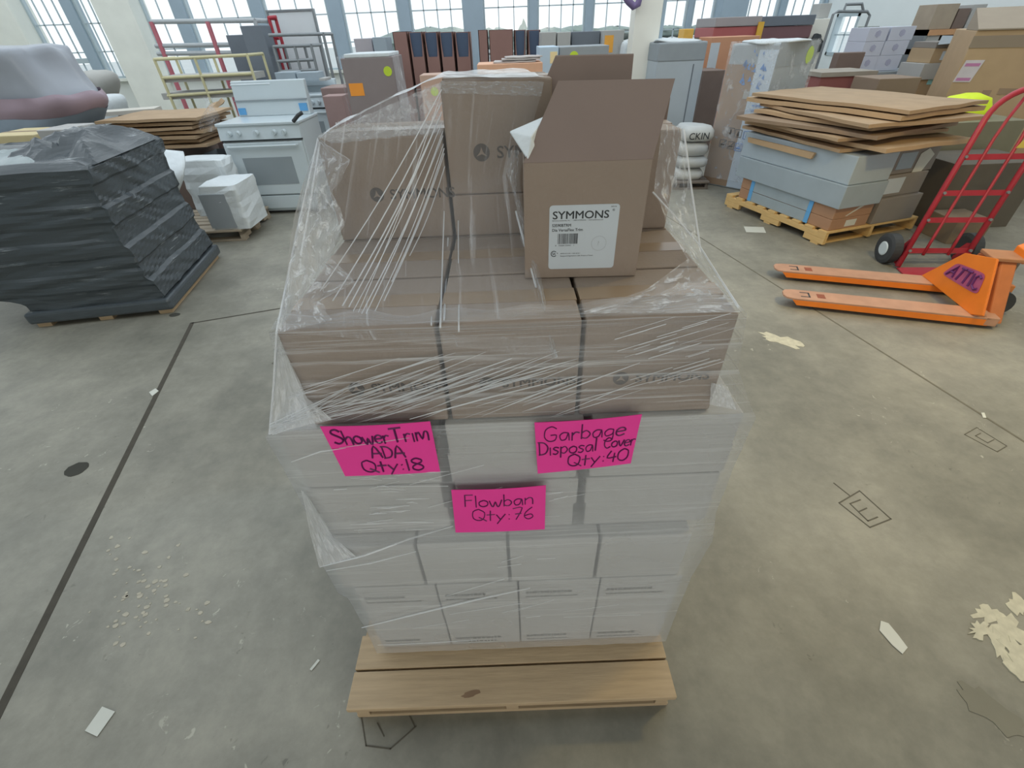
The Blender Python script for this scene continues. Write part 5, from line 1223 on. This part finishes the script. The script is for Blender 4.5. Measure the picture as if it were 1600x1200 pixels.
for c, (xa, xb) in enumerate(((x0a, x0b), (x1a, x1b))):
    z = zt+.003
    for l in range(3):
        k = carton('white carton with lilac emblem, %s column, %s of three' % (('left', 'right')[c], ('lowest', 'middle', 'topmost')[l]), xa-.02*(2-l)*c, xb-.02*(2-l)*c, 8.3, 8.75, z, z+hts[l], mat('lilac_white_carton', C(198, 202, 216), .55, .03, 6), None, G_WP)
        d_ = dims(k); MB().prism([(.045*math.cos(PI*j/3+.5), -d_[1]-.003, d_[2]*.55+.045*math.sin(PI*j/3+.5)) for j in range(6)], (0, .003, 0)).build('printed_emblem', HEX, k)
        z += hts[l]+.002
k = bg('open grey-brown carton right of the white printed cartons', 1420, 1452, 62, 9.2, .5, mat('dim_brown_carton', C(140, 130, 118), .7, .05, 5)); d_ = dims(k)
MB().hexa([(-d_[0], -d_[1], d_[2]), (d_[0], -d_[1], d_[2]), (d_[0], -d_[1]+.01, d_[2]), (-d_[0], -d_[1]+.01, d_[2]), (-d_[0]-.1, -d_[1]-.1, d_[2]+.1), (d_[0]-.1, -d_[1]-.1, d_[2]+.14), (d_[0]-.1, -d_[1]-.09, d_[2]+.14), (-d_[0]-.1, -d_[1]-.09, d_[2]+.1)]).build('flap', TAN, k)
# column of small cartons left of the huge tan carton
Yc = 7.55; xa, xb = P(1440, 120, Y=Yc).x, P(1482, 120, Y=Yc).x
def zc(y): return P(1460, y, Y=Yc).z
k = carton('tall brown carton at the foot of the piled boxes beside the huge tan carton', xa, xb, Yc, Yc+.5, 0, zc(124), mat('pile_brown_carton', C(176, 150, 118), .7, .05, 5)); d_ = dims(k)
MB().box(-d_[0]*.6, d_[0]*.5, -d_[1]-.003, -d_[1], d_[2]-.34, d_[2]-.2).build('black_patch', DARK, k); MB().box(-d_[0]*.4, d_[0], -d_[1]-.003, -d_[1], d_[2]-.06, d_[2]).build('teal_tape', mat('teal_tape', C(150, 206, 206), .5), k)
carton('white box in the pile beside the huge tan carton', xa-.05, xb-.02, Yc-.02, Yc+.45, zc(124)+.002, zc(99), WHITEC, None)
k = carton('brown carton with white sticker in the pile above the white box', xa+.02, xb, Yc, Yc+.45, zc(99)+.002, zc(76), mat('pile_tan_carton', C(178, 154, 122), .7, .05, 5), None); d_ = dims(k); sticker(k, .5, .5, .12, .1, LABEL, 'white_sticker')
k = carton('open carton with lifted pale flap atop the pile beside the huge tan carton', xa+.03, xb+.03, Yc+.02, Yc+.45, zc(76)+.002, zc(66), GB, None); d_ = dims(k)
MB().prism([(-d_[0]-.05, -d_[1]-.08, d_[2]-.03), (d_[0]+.05, -d_[1]-.08, d_[2]-.01), (d_[0], -d_[1]+.1, d_[2]+.05), (-d_[0]+.1, -d_[1]+.1, d_[2]+.06)], (0, 0, .006)).build('flap', GREYC, k)
# shelf unit behind the pile
Ys = 8.6; xa, xb = P(1443, 60, Y=Ys).x, P(1500, 60, Y=Ys).x
sh = thing('storage_shelf', 'open shelf unit with orange edge boards behind the piled boxes', 'shelf', ((xa+xb)/2, Ys, 0)); w_ = (xb-xa)/2
for x in (-w_, w_-.04): MB().box(x, x+.04, 0, .5, 0, P(1470, 46, Y=Ys).z).build('upright', STEEL, sh)
for y in (46, 76): z = P(1470, y, Y=Ys).z; MB().box(-w_, w_, 0, .5, z-.07, z).build('shelf_board', mat('orange_pine', C(206, 158, 116), .6, .08, 6), sh)
MB().box(-w_, w_, .49, .5, 0, P(1470, 46, Y=Ys).z).build('back_panel', DARK, sh)
z46 = P(1470, 46, Y=Ys).z+.002
carton('brown carton on the top shelf, left', xa+.02, xa+.36, Ys+.02, Ys+.4, z46, z46+.3, mat('shelf_brown_carton', C(170, 156, 138), .7), None)
carton('small dark brown carton on the top shelf, middle', xa+.38, xa+.56, Ys+.02, Ys+.4, z46, z46+.24, DKCARD, None)
carton('white box on the top shelf, right', xa+.58, xa+.78, Ys+.02, Ys+.4, z46, z46+.28, WHITEC, None)
z76 = P(1470, 76, Y=Ys).z+.002
carton('white box on the lower shelf behind the piled boxes', xa+.06, xa+.26, Ys+.02, Ys+.3, z76, z76+.22, WHITEC, None)
# red and grey long crates by the window corner
def long_crate(label, x0, x1, yt, ymid, yb, Y, mt1, mt2, group=None):
    a, b = P(x0, yt, Y=Y), P(x1, yt, Y=Y); zm, zb = P((x0+x1)/2, ymid, Y=Y).z, P((x0+x1)/2, yb, Y=Y).z
    r = thing('long_crate', label, 'crate', ((a.x+b.x)/2, Y+.5, 0), 0, group); w_ = (b.x-a.x)/2
    MB().box(-w_, w_, -.5, .5, zm, (a.z+b.z)/2).build('upper_box', mt1, r, bevel=.01); MB().box(-w_, w_, -.48, .5, zb, zm-.005).build('red_band', mt2, r, bevel=.01); MB().box(-w_*.98, w_*.98, -.46, .48, 0, zb).build('lower_box', DKCARD, r)
    return r
long_crate('grey-topped long crate with a red band under the right windows', 1120, 1192, 26, 41, 58, 10.2, mat('lilac_grey_board', C(160, 156, 158), .6, .05, 4), mat('rose_red_board', C(176, 98, 98), .6, .05, 4))
long_crate('dark grey and maroon long crate right of the grey-topped one', 1196, 1276, 24, 40, 60, 10.5, DGREY, mat('dark_maroon_board', C(124, 92, 96), .6, .05, 4))
k = thing('ratchet_strap', 'yellow strap hanging down the end of the red-banded crate', 'strap', P(1188, 62, Y=10.15)); o_ = k.location.copy()
p0, p1 = P(1184, 62, Y=10.15)-o_, P(1188, 34, Y=10.15)-o_; MB().box(p0.x-.05, p0.x+.05, 0, .03, p0.z, p1.z).build('strap', mat('yellow_webbing', C(226, 180, 70), .6), k)
k = bg('orange-brown carton with white paper label before the red-banded crate', 1113, 1188, 57, 9.2, .6, mat('salmon_brown_carton', C(202, 150, 118), .7, .05, 5)); sticker(k, .1, .84, .15, .36, LABEL, 'white_label')
# machine, cart, box by the right wall
k = bg('pale grey machine housing with dark tangled wires by the window corner', 1272, 1300, 29, 10.8, .5, CREAM, name='machine_housing', cat='machine'); d_ = dims(k)
lump('', '', '', [(d_[2]-.5, 0, -d_[1]-.02, .14, .05, 2), (d_[2]-.38, 0, -d_[1]-.03, .2, .08, 2), (d_[2]-.22, .02, -d_[1]-.02, .14, .05, 2)], None, 51, .12).build('wires', DARK, k)
bg('white box with red lid on the pale machine housing', 1284, 1301, 5, 11.0, .3, WHITEC, z0=P(1285, 29, Y=10.8).z+.005)
kc = thing('hoop_cart', 'grey tubular cart with hooped handles before the right wall', 'cart', (P(1330, 60, Y=9.9).x, 9.9, 0)); o_ = kc.location.copy()
for pts in ([(1299, 130), (1302, 22), (1309, 18), (1355, 18), (1359, 24), (1340, 130)], [(1318, 18), (1322, 7), (1347, 6), (1349, 18)]):
    q = [P(x, y, Y=9.9)-o_ for x, y in pts]
    if pts[0][1] > 100: q[0].z = 0; q[-1].z = 0; q[0].x = q[1].x; q[-1].x = q[-2].x
    MB().tube(q, .022, 8).build('hoop_tube', STEEL, kc, smooth=False)
MB().box(-.35, .35, 0, .5, .2, .24).build('deck', STEEL, kc)
bg('small grey-green box high before the right wall', 1357, 1375, 41, 10.2, .3, mat('grey_green_box', C(140, 148, 140), .6), name='storage_box', cat='box')
# under and behind the hand truck
DKB = mat('dark_worn_carton', C(104, 98, 88), .8, .1, 6)
carton('dark worn carton behind the hand truck', 4.35, 5.2, 4.55, 5.15, 0, .62, DKB, None)
carton('low brown carton on the floor behind the hand truck wheels', 4.26, 4.6, 4.16, 4.5, 0, .22, mat('worn_brown_carton', C(134, 118, 98), .8, .1, 6), None)
carton('grey-green carton beside the flattened stack, under the lime vest', 4.42, 5.5, 5.25, 5.95, 0, .86, mat('grey_olive_carton', C(138, 134, 112), .75, .08, 6), None)
vs = thing('safety_vest', 'fluorescent lime vest heaped on the grey-green carton behind the hand truck', 'vest', (5.0, 5.55, .875))
lump('', '', '', [(0, 0, 0, .30, .22, 3), (.08, 0, 0, .28, .2, 3), (.17, .03, 0, .18, .14, 2.5), (.2, .03, 0, .06, .06, 2)], None, 61, .06).build('vest_cloth', mat('fluorescent_lime', C(226, 252, 40), .6, .05, 8), vs, smooth=True)
for o in list(COL.objects):
    if 'dims' in o: del o['dims']
